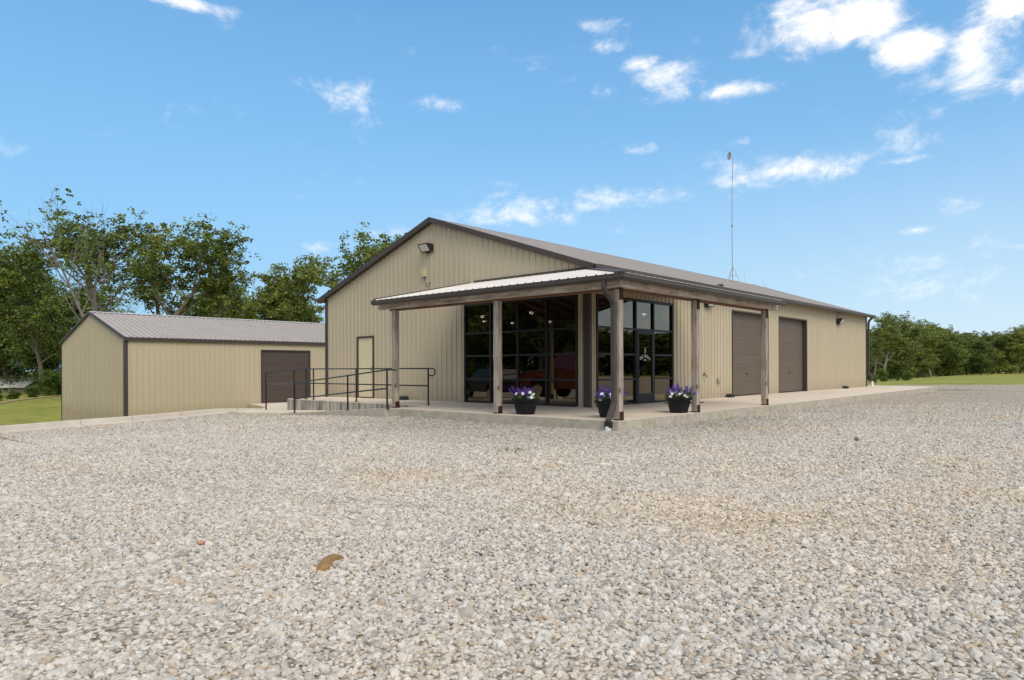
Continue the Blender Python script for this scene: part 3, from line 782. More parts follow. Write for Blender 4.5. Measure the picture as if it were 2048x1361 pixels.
glazing(PF, [-4.65, -3.57, -2.50, -1.45, -.41], [0, .71, 1.40, 2.08, 2.96], 'window')
glazing(PR, [.35, 1.29, 2.24, 3.20, 4.30], [0, .71, 1.40, 2.12, 2.96], 'window', skip=(2,))
# entrance door leaf y 2.27..3.17
fr = MB()
y0, y1 = 2.275, 3.165
fr.box((-.02, y0, .012), (.03, y0 + .085, 2.09)); fr.box((-.02, y1 - .085, .012), (.03, y1, 2.09)); fr.box((-.018, y0 + .085, 2.0), (.028, y1 - .085, 2.09)); fr.box((-.018, y0 + .085, .012), (.028, y1 - .085, .29))
dr = fr.build('entrance_door', M['frame'], bld)
MB().box((-.005, y0 + .08, .28), (.004, y1 - .08, 2.01)).build('pane', M['glass'], dr)
hm = MB().tube([(.03, y0 + .045, .78), (.085, y0 + .05, .78), (.10, y0 + .10, .80), (.10, y0 + .10, 1.02), (.085, y0 + .05, 1.04), (.03, y0 + .045, 1.04)], .013, 8)
hm.build('handle', M['black_metal'], dr, smooth=True)
# lettering on the door glass
def lettering():
    def text(body, size, cy, cz, arc=0.0):
        obs = []
        adv = 0; widths = []
        for ch in body: widths.append({' ': .34, 'i': .30, 'l': .30, '-': .38}.get(ch, .62 if ch.islower() else .74))
        tot = sum(widths) * size; u = -tot / 2
        for ch, w_ in zip(body, widths):
            um = u + w_ * size / 2; u += w_ * size
            if ch == ' ': continue
            cu = bpy.data.curves.new('t', 'FONT'); cu.body = ch; cu.size = size; cu.align_x = 'CENTER'; cu.extrude = .001; cu.offset = size * .02
            ob = bpy.data.objects.new('t', cu); col.objects.link(ob)
            dg = bpy.context.evaluated_depsgraph_get(); me = bpy.data.meshes.new_from_object(ob.evaluated_get(dg))
            a = -um * arc / max(tot, .01) * 2
            mt = Matrix.Translation((.0065, cy + um, cz - abs(um) ** 2 * arc * 2.2)) @ Matrix.Rotation(a * .9, 4, 'X') @ Matrix(((0, 0, 1, 0), (1, 0, 0, 0), (0, 1, 0, 0), (0, 0, 0, 1)))
            me.transform(mt); obs.append(me); bpy.data.objects.remove(ob)
        return obs
    ms = text('GC Riley', .125, 2.72, 1.325, 0.55) + text('- & Co -', .060, 2.72, 1.235, 0.0)
    v = []; f_ = []
    for me in ms:
        i = len(v); v += [tuple(p.co) for p in me.vertices]; f_ += [[i + k for k in p.vertices] for p in me.polygons]
    # diamond emblem: two nested lozenges with a small bow above
    def strip(p, q, w_=.007):
        p = Vector(p); q = Vector(q); d_ = (q - p).normalized(); n_ = Vector((0, -d_.z, d_.y)) * w_
        i = len(v); v.extend([tuple(p + n_), tuple(q + n_), tuple(q - n_), tuple(p - n_)]); f_.append([i, i + 1, i + 2, i + 3])
    cy, x = 2.72, .0065
    for (cz, a, b) in ((1.545, .040, .045), (1.485, .046, .040)):
        pts = [(x, cy, cz + b), (x, cy + a, cz), (x, cy, cz - b), (x, cy - a, cz)]
        for k in range(4): strip(pts[k], pts[(k + 1) % 4])
    strip((x, cy - .02, 1.605), (x, cy + .02, 1.605), .004)
    me = bpy.data.meshes.new('lettering'); me.from_pydata(v, [], f_); me.materials.append(M['white_print'])
    o = bpy.data.objects.new('lettering', me); col.objects.link(o); o.parent = dr
lettering()

# ------------------------------------------------------------------ porch (part of the building)
PX, PY = 3.34, -3.55          # outer eave lines
PXL, PYR = -4.42, 4.34        # ends of the two wings
ZE, ZW = 2.835, 3.585
mb = MB()
# front wing: ribs run down the slope; clipped by the hip
pr = rib_profile(PXL, PX, minor=False, h=.019)
i = len(mb.v)
def ztop(x, y):
    return ZE + (ZW - ZE) * max(0, min((y - PY) / (0 - PY), (PX - x) / PX if x > 0 else 9))
sf = [];
for x, h in pr:
    yt = 0.0 if x <= 0 else PY * (x / PX)     # hip line from (0,0) to (PX,PY)
    zt = ZE + (ZW - ZE) * (yt - PY) / (-PY)
    mb.v.append((x, PY, ZE + h)); mb.v.append((x, yt, zt + h))
for j in range(len(pr) - 1): mb.f.append([i + 2 * j, i + 2 * j + 2, i + 2 * j + 3, i + 2 * j + 1])
pr = rib_profile(PY, PYR, minor=False, h=.019); i = len(mb.v)
for y, h in pr:
    xt = 0.0 if y >= 0 else PX * (y / PY)
    zt = ZE + (ZW - ZE) * (PX - xt) / PX
    mb.v.append((PX, y, ZE + h)); mb.v.append((xt, y, zt + h))
for j in range(len(pr) - 1): mb.f.append([i + 2 * j, i + 2 * j + 2, i + 2 * j + 3, i + 2 * j + 1])
proof = mb.build('porch_roof', M['roof_porch'], bld)
mb = MB().poly([(PXL, PY + .02, ZE - .03), (PX - .02, PY + .02, ZE - .03), (0, 0, ZW - .03), (PXL, 0, ZW - .03)]).poly([(PX - .02, PY + .02, ZE - .03), (PX - .02, PYR, ZE - .03), (0, PYR, ZW - .03), (0, 0, ZW - .03)])
mb.build('soffit', M['soffit'], proof)
# hip cap, wall flashing, rake ends
MB().bar((PX - .02, PY + .02, ZE + .03), (0, 0, ZW + .03), .16, .02).build('hip_cap', M['gutter'], proof)
mb = MB().box((PXL + .2, -.045, ZW - .01), (-.0, -.02, ZW + .07)).box((.02, .0, ZW - .05), (.045, PYR, ZW + .02))
mb.build('flashing', M['gutter'], proof)
mb = MB().bar((PXL - .01, PY, ZE + .0), (PXL - .01, 0, ZW + .0), .03, .09).bar((PX, PYR + .01, ZE - .045), (0.06, PYR + .01, ZW - .06), .03, .08)
mb.build('rake_trim', M['gutter'], proof)
# gutters with mitred corner
def gut2():
    mb = MB(); sc_ = .95; n = len(GUT)
    def sect(off): pass
    # path: left end, corner, right end ; outward normals (0,-1) and (1,0)
    z0 = 2.695
    path = [((PXL + .03, PY), (0, -1)), ((PX, PY), (1, -1)), ((PX, PYR + .02), (1, 0))]
    rings = []
    for (px, py), (nx, ny) in path:
        r = []
        for a, b in GUT: r.append(len(mb.v)); mb.v.append((px + nx * a * sc_, py + ny * a * sc_, z0 + b * sc_))
        rings.append(r)
    for a, b in zip(rings, rings[1:]):
        for k in range(n): mb.f.append([a[k], a[(k + 1) % n], b[(k + 1) % n], b[k]])
    mb.f.append(rings[0]); mb.f.append(rings[-1][::-1])
    return mb.build('gutter', M['gutter'], proof)
gut2()
# beams : outer pair and red stained inner ledger
BT, BB = 2.735, 2.60
MB().box((-4.52, -3.345, BB), (3.16, -3.205, BT)).build('porch_beam', M['wood_x'], bld, bevel=.006)
MB().box((3.02, -3.203, BB), (3.165, 4.50, BT)).build('porch_beam', M['wood_y'], bld, bevel=.006)
MB().box((-4.20, -3.20, BB - .038), (3.0, -3.06, BT - .05)).build('porch_beam', M['wood_red'], bld)
MB().box((2.88, -3.06, BB - .038), (3.015, 4.10, BT - .05)).build('porch_beam', M['wood_red'], bld)
# rafters under the roof
mb = MB()
def raft(p, q_):
    mb.bar(p, q_, .04, .11)
x = -4.3
while x < 3.0:
    ye = -.05 if x <= 0 else PY * x / PX
    zz = lambda y: ZE - .10 + (ZW - ZE) * (y - PY) / (-PY)
    if ye - (-3.45) > .3: raft((x, -3.45, zz(-3.45)), (x, ye, zz(ye)))
    x += .61
y = -3.0
while y < 4.2:
    xe = .05 if y >= 0 else PX * y / PY
    zz = lambda x_: ZE - .10 + (ZW - ZE) * (PX - x_) / PX
    if 3.25 - xe > .3: raft((3.25, y, zz(3.25)), (xe, y, zz(xe)))
    y += .61
mb.build('porch_rafters', M['soffit'], bld)
posts = [(-3.96, -3.20), (-.24, -3.20), (3.02, -3.20), (3.02, -.03), (3.02, 3.90)]
for k, (x, y) in enumerate(posts):
    rr = random.Random(k); w_ = .072
    mb = MB()
    nseg = 8; rings = []
    for s_ in range(nseg + 1):
        z = .02 + (BB - .03 - .02) * s_ / nseg; jx = rr.uniform(-.003, .003); jy = rr.uniform(-.003, .003)
        r = []
        for (a, b) in ((-1, -1), (1, -1), (1, 1), (-1, 1)): r.append(len(mb.v)); mb.v.append((a * w_ + jx, b * w_ + jy, z))
        rings.append(r)
    for a, b in zip(rings, rings[1:]):
        for j in range(4): mb.f.append([a[j], a[(j + 1) % 4], b[(j + 1) % 4], b[j]])
    mb.f.append(rings[0][::-1]); mb.f.append(rings[-1])
    p = mb.build('porch_post', M['wood_z'], bld, loc=(x, y, 0), bevel=.008)
    e = w_ + .006
    def br(z0, z1):
        b = MB(); b.box((w_ - .001, -e * .9, z0), (e, e * .9, z1)); return b
    b = br(.0, .17); b.box((-e, -e, 0), (e, e, .02)); b.build('bracket', M['rust'], p)
    if k >= 2: br(BB - .24, BB).build('bracket', M['rust'], p)

# downspout at the near corner post
def rect_tube(pts, w_, h_, name, m, parent, ups=None):
    mb = MB(); rings = []
    pts = [Vector(p) for p in pts]
    for k, p in enumerate(pts):
        d_ = (pts[min(k + 1, len(pts) - 1)] - pts[max(k - 1, 0)]).normalized()
        side = Vector((1, 0, 0)); n_ = side.cross(d_).normalized(); side = d_.cross(n_).normalized()
        r = []
        for a, b in ((-1, -1), (1, -1), (1, 1), (-1, 1)): r.append(len(mb.v)); mb.v.append(tuple(p + side * a * w_ / 2 + n_ * b * h_ / 2))
        rings.append(r)
    for a, b in zip(rings, rings[1:]):
        for j in range(4): mb.f.append([a[j], a[(j + 1) % 4], b[(j + 1) % 4], b[j]])
    mb.f.append(rings[0][::-1]); mb.f.append(rings[-1])
    return mb.build(name, m, parent, bevel=.012)
DX = 3.00
ds = rect_tube([(2.96, -3.60, 2.72), (2.96, -3.60, 2.60), (2.955, -3.58, 2.54), (2.99, -3.38, 2.36), (DX, -3.335, 2.28), (DX, -3.33, 2.20), (DX, -3.33, .36), (DX, -3.345, .30), (DX - .0, -3.47, .10), (DX, -3.52, .02), (DX, -3.52, -.06)], .10, .08, 'downspout', M['gutter'], bld)
MB().box((DX - .065, -3.575, -.13), (DX + .065, -3.462, -.0)).build('adapter', M['black_plastic'], ds, bevel=.01)
MB().lathe([(.058, -.3), (.058, -.105), (.05, -.104)], (DX, -3.535, 0), 18).build('drain_pipe', M['pvc'], ds, smooth=False)
# downspout at the far corner
ds2 = rect_tube([(.30, LB + .02, ge + .02), (.13, LB + .02, ge - .15), (.10, LB + .02, ge - .3), (.10, LB + .02, .75), (.14, LB + .02, .62), (.26, LB + .0, .42), (.26, LB + .0, .22)], .10, .08, 'downspout', M['gutter'], bld)
MB().lathe([(.07, -.05), (.07, .28), (.06, .281)], (.27, LB, 0), 16).build('drain_pipe', M['pvc'], ds2)

# ================================================================== slabs, walk, ramp
def L_slab():
    mb = MB()
    out = [(-3.93, -3.47), (3.19, -3.47), (3.17, 6.0), (3.05, 14.0), (2.85, 26.0), (-1.5, 27.5), (-1.5, LB + .1), (.0, LB), (.0, 0), (-3.93, 0)]
    n = len(out); i = len(mb.v)
    for x, y in out: mb.v.append((x, y, -.001))
    for x, y in out: mb.v.append((x, y, -.45))
    mb.f.append(list(range(i, i + n)))
    top_ = mb
    o = mb.build('porch_slab', M['concrete']); o['kind'] = 'structure'
    sd = MB()
    for k in range(4): 
        (x0, y0), (x1, y1) = out[k], out[k + 1]
        sd.poly([(x0, y0, -.001), (x0, y0, -.45), (x1, y1, -.45), (x1, y1, -.001)])
    (x0, y0), (x1, y1) = out[4], out[5]
    sd.poly([(x0, y0, -.001), (x0, y0, -.45), (x1, y1, -.45), (x1, y1, -.001)])
    s_ = sd.build('slab_side', M['concrete_side'], o)
    # saw-cut joints
    jm = MB()
    def cut(p, q, w_=.006):
        p = Vector((*p, .003)); q = Vector((*q, .003)); d_ = (q - p).normalized(); n_ = Vector((-d_.y, d_.x, 0)) * w_
        jm.poly([p + n_, q + n_, q - n_, p - n_])
    cut((.05, -.05), (3.15, -3.42)); cut((-1.9, -3.45), (-1.9, -.05), .005)
    for y in (3.2, 6.4, 9.6, 12.8, 16.0, 19.2, 22.4): cut((.06, y), (3.05, y), .005)
    jm.build('slab_joints', M['joint'], o)
L_slab()
w_ = MB().box((-11.6, -1.95, -.8), (-3.94, -.02, -.004)).build('walkway', M['concrete']); w_['kind'] = 'structure'
s_ = MB().box((-11.61, -1.962, -.8), (-3.94, -1.951, -.03)).build('walkway_side', M['stained'], w_)
MB().box((-11.618, -1.95, -.8), (-11.604, -.02, -.03)).build('walkway_end', M['concrete_side'], w_)
def ramp_z(x): return -.004 + min(0, (x + 3.93)) * .066
rm_ = MB()
xs = [-3.93, -6.5, -9.2]
for a, b in zip(xs, xs[1:]):
    za, zb = ramp_z(a), ramp_z(b)
    rm_.poly([(b, -3.60, zb), (a, -3.60, za), (a, -1.96, za), (b, -1.96, zb)])
ro = rm_.build('ramp', M['concrete']); ro['kind'] = 'structure'
sd = MB()
for a, b in zip(xs, xs[1:]):
    sd.poly([(b, -3.60, ramp_z(b)), (b, -3.60, -.8), (a, -3.60, -.8), (a, -3.60, ramp_z(a))])
sd.poly([(-3.93, -3.60, -.004), (-3.93, -3.60, -.6), (-3.93, -3.4, -.6), (-3.93, -3.4, -.004)])
sd.build('ramp_side', M['concrete_side'], ro)
# concrete apron running to the small building's door
def apron():
    pts = [(-9.2, -3.62), (-9.2, -1.96), (-11.62, -1.96), (-11.62, 0.0), (-12.25, .0), (-12.25, 5.2), (-19.45, 5.2), (-19.45, .6), (-15.6, -.6), (-14.25, -1.6), (-13.3, -3.3), (-11.5, -3.75)]
    mb = MB(); i = 0
    def z(x, y): return float(np.interp(x, [-19.5, -14, -9.2], [-.565, -.50, -.352])) 
    bm2 = bmesh.new(); vs = [bm2.verts.new((x, y, z(x, y))) for x, y in pts]; bm2.faces.new(vs)
    bmesh.ops.triangulate(bm2, faces=bm2.faces[:])
    bmesh.ops.subdivide_edges(bm2, edges=bm2.edges[:], cuts=4, use_grid_fill=True)
    for v in bm2.verts: v.co.z = z(v.co.x, v.co.y) + .02
    be = [e for e in bm2.edges if e.is_boundary]
    r_ = bmesh.ops.extrude_edge_only(bm2, edges=be)
    for v in r_['geom']:
        if isinstance(v, bmesh.types.BMVert): v.co.z -= .9
    me = bpy.data.meshes.new('driveway'); bm2.to_mesh(me); bm2.free(); me.materials.append(M['concrete'])
    for p in me.polygons:
        if p.normal.z < -.5: p.flip()
    o = bpy.data.objects.new('driveway', me); col.objects.link(o); o['kind'] = 'structure'
apron()
# rolled curb with gutter pan
def curb():
    mb = MB(); pan = MB()
    P = [Vector((x, y, 0)) for x, y in CURB]
    # resample smoothly
    Q = []
    for k in range(len(P) - 1):
        p0 = P[max(k - 1, 0)]; p1 = P[k]; p2 = P[k + 1]; p3 = P[min(k + 2, len(P) - 1)]
        for s_ in range(6):
            t = s_ / 6
            Q.append(.5 * ((2 * p1) + (p2 - p0) * t + (2 * p0 - 5 * p1 + 4 * p2 - p3) * t * t + (3 * p1 - p0 - 3 * p2 + p3) * t ** 3))
    Q.append(P[-1])
    prof = [(-.20, -.2), (-.20, .135), (-.17, .158), (-.04, .160), (.0, .145), (.035, .05), (.05, .022), (.48, .018), (.48, -.2)]
    rings = []; dist = 0
    for k, p in enumerate(Q):
        d_ = (Q[min(k + 1, len(Q) - 1)] - Q[max(k - 1, 0)]).normalized(); n_ = Vector((d_.y, -d_.x, 0))
        z0 = float(g(p.x, p.y)); fade = 1.0
        if k > len(Q) - 12: fade = max(.15, (len(Q) - k) / 12)
        r = []
        for a, b in prof:
            q = p + n_ * a; r.append(len(mb.v)); mb.v.append((q.x, q.y, z0 + (b * fade if b > .02 else b)))
        rings.append(r)
    for a, b in zip(rings, rings[1:]):
        for j in range(len(prof) - 1): mb.f.append([a[j], a[j + 1], b[j + 1], b[j]])
    mb.f.append(rings[0]); mb.f.append(rings[-1][::-1])
    o = mb.build('curb', M['curb']); o['kind'] = 'structure'
    jm = MB()
    for k in range(5, len(Q), 7):
        p = Q[k]; d_ = (Q[min(k + 1, len(Q) - 1)] - Q[k - 1]).normalized(); n_ = Vector((d_.y, -d_.x, 0)); z0 = float(g(p.x, p.y))
        w2 = d_ * .006
        for (a, b), (a2, b2) in zip(prof[1:7], prof[2:8]):
            q1 = p + n_ * a; q2 = p + n_ * a2; up = Vector((0, 0, .004))
            z1 = Vector((0, 0, z0 + b)); z2 = Vector((0, 0, z0 + b2))
            jm.poly([q1 + z1 + up - w2, q1 + z1 + up + w2, q2 + z2 + up + w2, q2 + z2 + up - w2])
    if jm.f: jm.build('curb_joints', M['joint'], o)
curb()

# ================================================================== railings
BM = M['black_metal']; PRAD = .024; RR = .019
def railing(name, label, rails, posts_, extra=(), loc=(0, 0, 0)):
    root = empty(name, loc, 0, label, 'railing')
    for pts in rails: MB().tube(pts, RR, 8).build('rail', BM, root, smooth=True)
    for (x, y, z0, z1) in posts_:
        MB().tube([(x, y, z0), (x, y, z1)], PRAD, 8).lathe([(.06, z0), (.06, z0 + .012), (.03, z0 + .013)], (x, y, 0), 12).build('post', BM, root, smooth=False)
    return root
yf = -1.86
r1_ = railing('handrail', 'level black pipe handrail along the raised walkway beside the pale door', [
    [(-4.20, yf, 1.03), (-7.6, yf, 1.03), (-10.5, yf, 1.03), (-11.2, yf - .02, .99), (-12.2, yf - .04, .955), (-13.2, yf - .05, .90)],
    [(-4.20, yf, .545), (-7.6, yf, .545), (-10.9, yf, .545)],
    [(-4.20, yf, 1.03), (-3.98, yf, 1.03), (-3.92, yf, 1.0), (-3.92, yf, .86), (-3.98, yf, .83), (-4.20, yf, .83)],
    [(-10.55, yf, .30), (-10.35, yf, .30)]],
    [(-4.20, yf, 0, 1.03), (-7.63, yf, 0, 1.03), (-10.08, yf, 0, 1.03), (-10.55, yf, 0, 1.03), (-11.25, yf - .05, -.42, .98), (-13.2, yf - .05, -.48, .90)])
yn = -3.50
r2_ = railing('handrail', 'sloping black pipe handrail on the outer edge of the ramp by the gravel', [
    [(-3.55, yn, 1.0), (-3.93, yn, 1.0), (-5.7, yn, .84), (-8.49, yn, .61), (-10.0, yn + .45, .56), (-13.0, -1.98, .50)],
    [(-3.93, yn, .515), (-5.7, yn, .37), (-8.49, yn, .12)]],
    [(-3.93, yn, 0, 1.0), (-5.7, yn, ramp_z(-5.7), .84), (-8.49, yn, ramp_z(-8.49), .61), (-13.05, -1.98, -.48, .50)])

# ================================================================== wall fittings
def wall_light(x, y, z, rz, label, s=1.0):
    root = empty('wall_light', (x, y, z), rz, label, 'wall light', 'floodlights on the walls of the large building')
    # local: wall plane y=0, outward -y
    w_ = .22 * s
    prof = [(0, -.10), (0, .13), (-.17, .145), (-.30, .13), (-.12, -.12)]
    mb = MB(); n = len(prof); i = 0
    for xx in (-w_, w_):
        for a, b in prof: mb.v.append((xx, a * s, b * s))
    for k in range(n):
        if k == 3: continue
        mb.f.append([k, (k + 1) % n, n + (k + 1) % n, n + k])
    mb.f.append(list(range(n))); mb.f.append([n + k for k in range(n)][::-1])
    p, q = Vector((0, -.30 * s, .13 * s)), Vector((0, -.12 * s, -.12 * s))
    # lens surround
    for (a, b) in ((-w_, -w_ + .025), (w_ - .025, w_)):
        mb.poly([(a, p.y, p.z), (b, p.y, p.z), (b, q.y, q.z), (a, q.y, q.z)])
    for t0, t1 in ((0, .1), (.9, 1)):
        a = p.lerp(q, t0); b = p.lerp(q, t1); mb.poly([(-w_, a.y, a.z), (w_, a.y, a.z), (w_, b.y, b.z), (-w_, b.y, b.z)])
    mb.build('housing', M['bronze_lamp'], root)
    a = p.lerp(q, .1); b = p.lerp(q, .9); off = .012
    MB().poly([(-w_ + .025, a.y + off, a.z), (w_ - .025, a.y + off, a.z), (w_ - .025, b.y + off, b.z), (-w_ + .025, b.y + off, b.z)]).build('lens', M['lens'], root)
    MB().box((-.10 * s, -.02, -.14 * s), (.10 * s, .0, -.10 * s)).build('bracket', M['bronze_lamp'], root)
    return root
wall_light(-6.28, -.02, 4.86, 0, 'dark floodlight high on the gable, left of the roof peak')
wall_light(.02, 6.55, 3.13, R(90), 'dark floodlight half hidden under the porch beam beside the overhead door', .95)
wall_light(.02, 19.75, 3.15, R(90), 'dark floodlight on the far end of the long right wall')
jb = MB().box((-6.56, -.105, 3.98), (-6.36, -.02, 4.26)).box((-6.57, -.11, 4.235), (-6.35, -.02, 4.27)).build('junction_box', M['yellow_box'], bevel=.01)
tag(jb, 'yellowed plastic box mounted on the gable above the porch roof', 'box')
wr = MB().tube([(-6.47, -.05, 3.98), (-6.45, -.06, 3.93), (-6.40, -.04, 3.86)], .008, 6)
wr.tube([(-6.44, -.03, 3.80), (-6.36, -.05, 3.68), (-6.30, -.05, 3.60)], .007, 6).tube([(-6.16, -.03, 3.80), (-6.22, -.05, 3.72), (-6.27, -.03, 3.66)], .007, 6)
wr.tube([(-6.38, -.03, 3.79), (-6.30, -.04, 3.74), (-6.22, -.05, 3.74), (-6.18, -.03, 3.78)], .006, 6)
wr.build('cable', M['black_plastic'], jb)
# hose bib and outlet
hb = MB().tube([(.02, 6.28, .79), (.10, 6.28, .79), (.12, 6.28, .74), (.12, 6.28, .70)], .018, 8).lathe([(.045, .0), (.045, .012)], (.06, 6.28, .845), 10).tube([(.06, 6.28, .79), (.06, 6.28, .85)], .01, 6)
tag(hb.build('hose_tap', M['brass'], smooth=True), 'small brass hose tap on the right wall behind the porch posts', 'tap')
ob = MB().box((.018, 7.24, .50), (.06, 7.42, .66)).box((.06, 7.26, .515), (.075, 7.40, .645)).tube([(.04, 7.34, .50), (.04, 7.34, .40)], .012, 6)
tag(ob.build('outlet_box', M['outlet'], bevel=.006), 'grey weatherproof outlet box low on the right wall', 'outlet')
# door mat
mt = MB().box((.45, 3.0, .004), (1.15, 4.1, .022)); tag(mt.build('door_mat', M['mat'], bevel=.006), 'dark door mat in front of the glass entrance', 'mat')
# bait stations
def bait(x, y, rz, label):
    root = empty('bait_station', (x, y, .0), rz, label, 'bait box', 'black bait boxes at the foot of the walls')
    mb = MB(); prof = [(-.15, .0), (-.15, .05), (-.11, .10), (.11, .10), (.15, .05), (.15, 0)]
    mb.prism([(a, b) for a, b in prof], (0, .10, 0), (0, -.10, 0))
    b = mb.build('box', M['black_plastic'], root, bevel=.018)
    MB().prism([(-.115, .098), (-.10, .118), (.10, .118), (.115, .098)], (0, .085, 0), (0, -.085, 0)).build('lid', M['black_plastic'], root, bevel=.008)
    return root
bait(-7.42, -.14, 0, 'black bait box on the walkway right of the first porch post')
bait(.16, 7.95, R(90), 'black bait box beside the first overhead door')
bait(.16, 20.4, R(90), 'black bait box near the far end of the right wall')

# roof mast and aerials
def mast():
    X, Yq = -4.0, 17.2; zb = RG - SL * 2.1 + .1
    root = empty('antenna_mast', (X, Yq, zb), 0, 'tall thin mast with a small dish and tripod foot on the roof', 'antenna')
    MB().tube([(0, 0, .0), (.0, 0, .7), (-.01, 0, 2.7), (.0, 0, 4.4), (.05, 0, 6.05)], .019, 8, .013).lathe([(.04, 2.68), (.04, 2.78)], (-.01, 0, 0), 8).build('mast', M['rust_pipe'], root)
    for a in (20, 140, 260):
        ca, sa = math.cos(R(a)), math.sin(R(a))
        MB().tube([(.02 * ca, .02 * sa, .78), (.42 * ca, .42 * sa, -.02 - SL * .42 * ca)], .016, 6).build('leg', M['galv'], root)
    MB().tube([(.22 * math.cos(R(a)), .22 * math.sin(R(a)), .36) for a in (20, 140, 260, 380)], .009, 6).build('brace', M['galv'], root)
    # grid dish
    mb = MB(); dx = Vector((-.35, -.55, 0)).normalized(); rt = Vector((dx.y, -dx.x, 0)); c0 = Vector((-.05, -.05, 6.10))
    nr, na = 4, 16; rings = [[]]
    for r_ in range(1, nr + 1):
        rad = .17 * r_ / nr; rg = []
        for a in range(na):
            t = 2 * math.pi * a / na
            p = c0 + rt * rad * math.cos(t) + Vector((0, 0, 1)) * rad * 1.15 * math.sin(t) + dx * (rad ** 2 * 2.2); rg.append(len(mb.v)); mb.v.append(tuple(p))
        rings.append(rg)
    for a, b in zip(rings[1:], rings[2:]):
        for j in range(na): mb.f.append([a[j], a[(j + 1) % na], b[(j + 1) % na], b[j]])
    mb.f.append(rings[1])
    d_ = mb.build('dish', M['galv'], root, smooth=True)
    sm_ = d_.modifiers.new('s', 'SOLIDIFY'); sm_.thickness = .006
    MB().tube([tuple(c0), tuple(c0 + dx * .16)], .012, 6).build('feed', M['galv'], d_)
mast()
for (x, y, lx, h, lab) in ((-5.0, 20.9, -.05, .62, 'short whip aerial on the roof just right of the tall mast'), (-5.0, 26.0 - 2.2, -.32, .62, 'leaning whip aerial near the far end of the roof ridge')):
    zb = RG - SL * abs(x + W / 2) + .10
    a = MB().tube([(x, y, zb), (x + lx, y + lx * .3, zb + h)], .010, 5, .005).lathe([(.05, -.02), (.05, .06), (.02, .08)], (x, y, zb), 8)
    tag(a.build('whip_aerial', M['galv']), lab, 'antenna', 'whip aerials on the roof')

# ================================================================== planters
def planter(x, y, label, seed, sides=20, rot=0.0):
    rng = random.Random(seed)
    root = empty('flower_planter', (x, y, 0), rot, label, 'planter', 'planters of purple and white flowers on the porch')
    root.scale = (1.08, 1.08, 1.08)
    MB().lathe([(.175, 0), (.19, .01), (.255, .27), (.29, .275), (.295, .325), (.27, .33), (.26, .30), (.20, .285)], (0, 0, 0), sides).build('pot', M['pot'], root, smooth=False, bevel=.004)
    MB().lathe([(.255, .27), (.25, .285)], (0, 0, 0), 16).build('soil', M['soil'], root)
    # leaves
    co = []; fa = []; at = []
    def leaf(p, d_, l, w_):
        d_ = Vector(d_).normalized(); s_ = d_.cross(Vector((rng.uniform(-1, 1), rng.uniform(-1, 1), rng.uniform(-1, 1)))).normalized() * w_
        p = Vector(p); m_ = p + d_ * l * .5; e = p + d_ * l - Vector((0, 0, l * .25))
        i = len(co); co.extend([p, m_ + s_, e, m_ - s_]); fa.append((i, i + 1, i + 2, i + 3)); at.append(rng.random())
    for _ in range(900):
        a = rng.uniform(0, 6.28); r_ = rng.uniform(0, .27) ; z = .30 + rng.uniform(0, .17) * (1 - r_ * 1.5)
        leaf((r_ * math.cos(a), r_ * math.sin(a), z), (math.cos(a) * .8 + rng.uniform(-.5, .5), math.sin(a) * .8 + rng.uniform(-.5, .5), rng.uniform(0, .9)), rng.uniform(.03, .07), rng.uniform(.007, .014))
    spikes = []
    for _ in range(38):
        a = rng.uniform(0, 6.28); r_ = rng.uniform(.03, .25); h = rng.uniform(.15, .31) - r_ * .35
        b = Vector((r_ * math.cos(a), r_ * math.sin(a), .34)); t = b + Vector((math.cos(a) * r_ * .42, math.sin(a) * r_ * .42, h)); spikes.append((b, t))
        for q in range(8): p = b.lerp(t, q / 10); leaf(p, (rng.uniform(-1, 1), rng.uniform(-1, 1), .4), .05, .006)
    np_mesh('foliage', [tuple(v) for v in co], fa, M['leaf_pot'], root, smooth=False, attr=at)
    pm = MB()
    for b, t in spikes:
        for q in range(24):
            f_ = .42 + .62 * q / 24; p = b + (t - b) * f_; rr = .026 * (1.25 - (f_ - .42) / .62)
            o_ = Vector((rng.gauss(0, 1), rng.gauss(0, 1), rng.gauss(0, .5))).normalized() * rr; p = p + o_
            u = Vector((rng.gauss(0, 1), rng.gauss(0, 1), rng.gauss(0, 1))).normalized() * .013; v_ = u.cross(o_).normalized() * .012
            pm.poly([p - u, p - v_, p + u, p + v_])
    pm.build('purple_flowers', M['petal_purple'], root)
    wm = MB(); cl = [(rng.uniform(-.20, .20), rng.uniform(-.25, -.05)) for _ in range(11)]
    for (fx, fy) in cl:
        # white petunias toward the front (south east)
        a = math.atan2(fy, fx); p = Vector((fx, fy, .37 + rng.uniform(-.04, .09)))
        c45 = Matrix.Rotation(R(35) - rot, 4, 'Z'); p = c45 @ p
        n_ = (c45 @ Vector((fx * .8, -.9, .45))).normalized(); u = n_.cross(Vector((0, 0, 1))).normalized(); v_ = n_.cross(u)
        rad = rng.uniform(.030, .040); ring = []
        i = len(wm.v); wm.v.append(tuple(p - n_ * .012))
        for j in range(10):
            t = 2 * math.pi * j / 10; rr = rad * (1.0 if j % 2 else .84); wm.v.append(tuple(p + (u * math.cos(t) + v_ * math.sin(t)) * rr))
        for j in range(10): wm.f.append([i, i + 1 + j, i + 1 + (j + 1) % 10])
    wm.build('white_flowers', M['petal_white'], root)
    return root
planter(.40, -2.98, 'black round planter of purple and white flowers beside the middle front post', 3)
planter(2.42, -2.62, 'black planter of flowers partly hidden behind the downspout at the corner post', 8)
planter(2.80, -.42, 'black faceted planter of purple flowers beside the post right of the entrance', 12, sides=6, rot=.25)

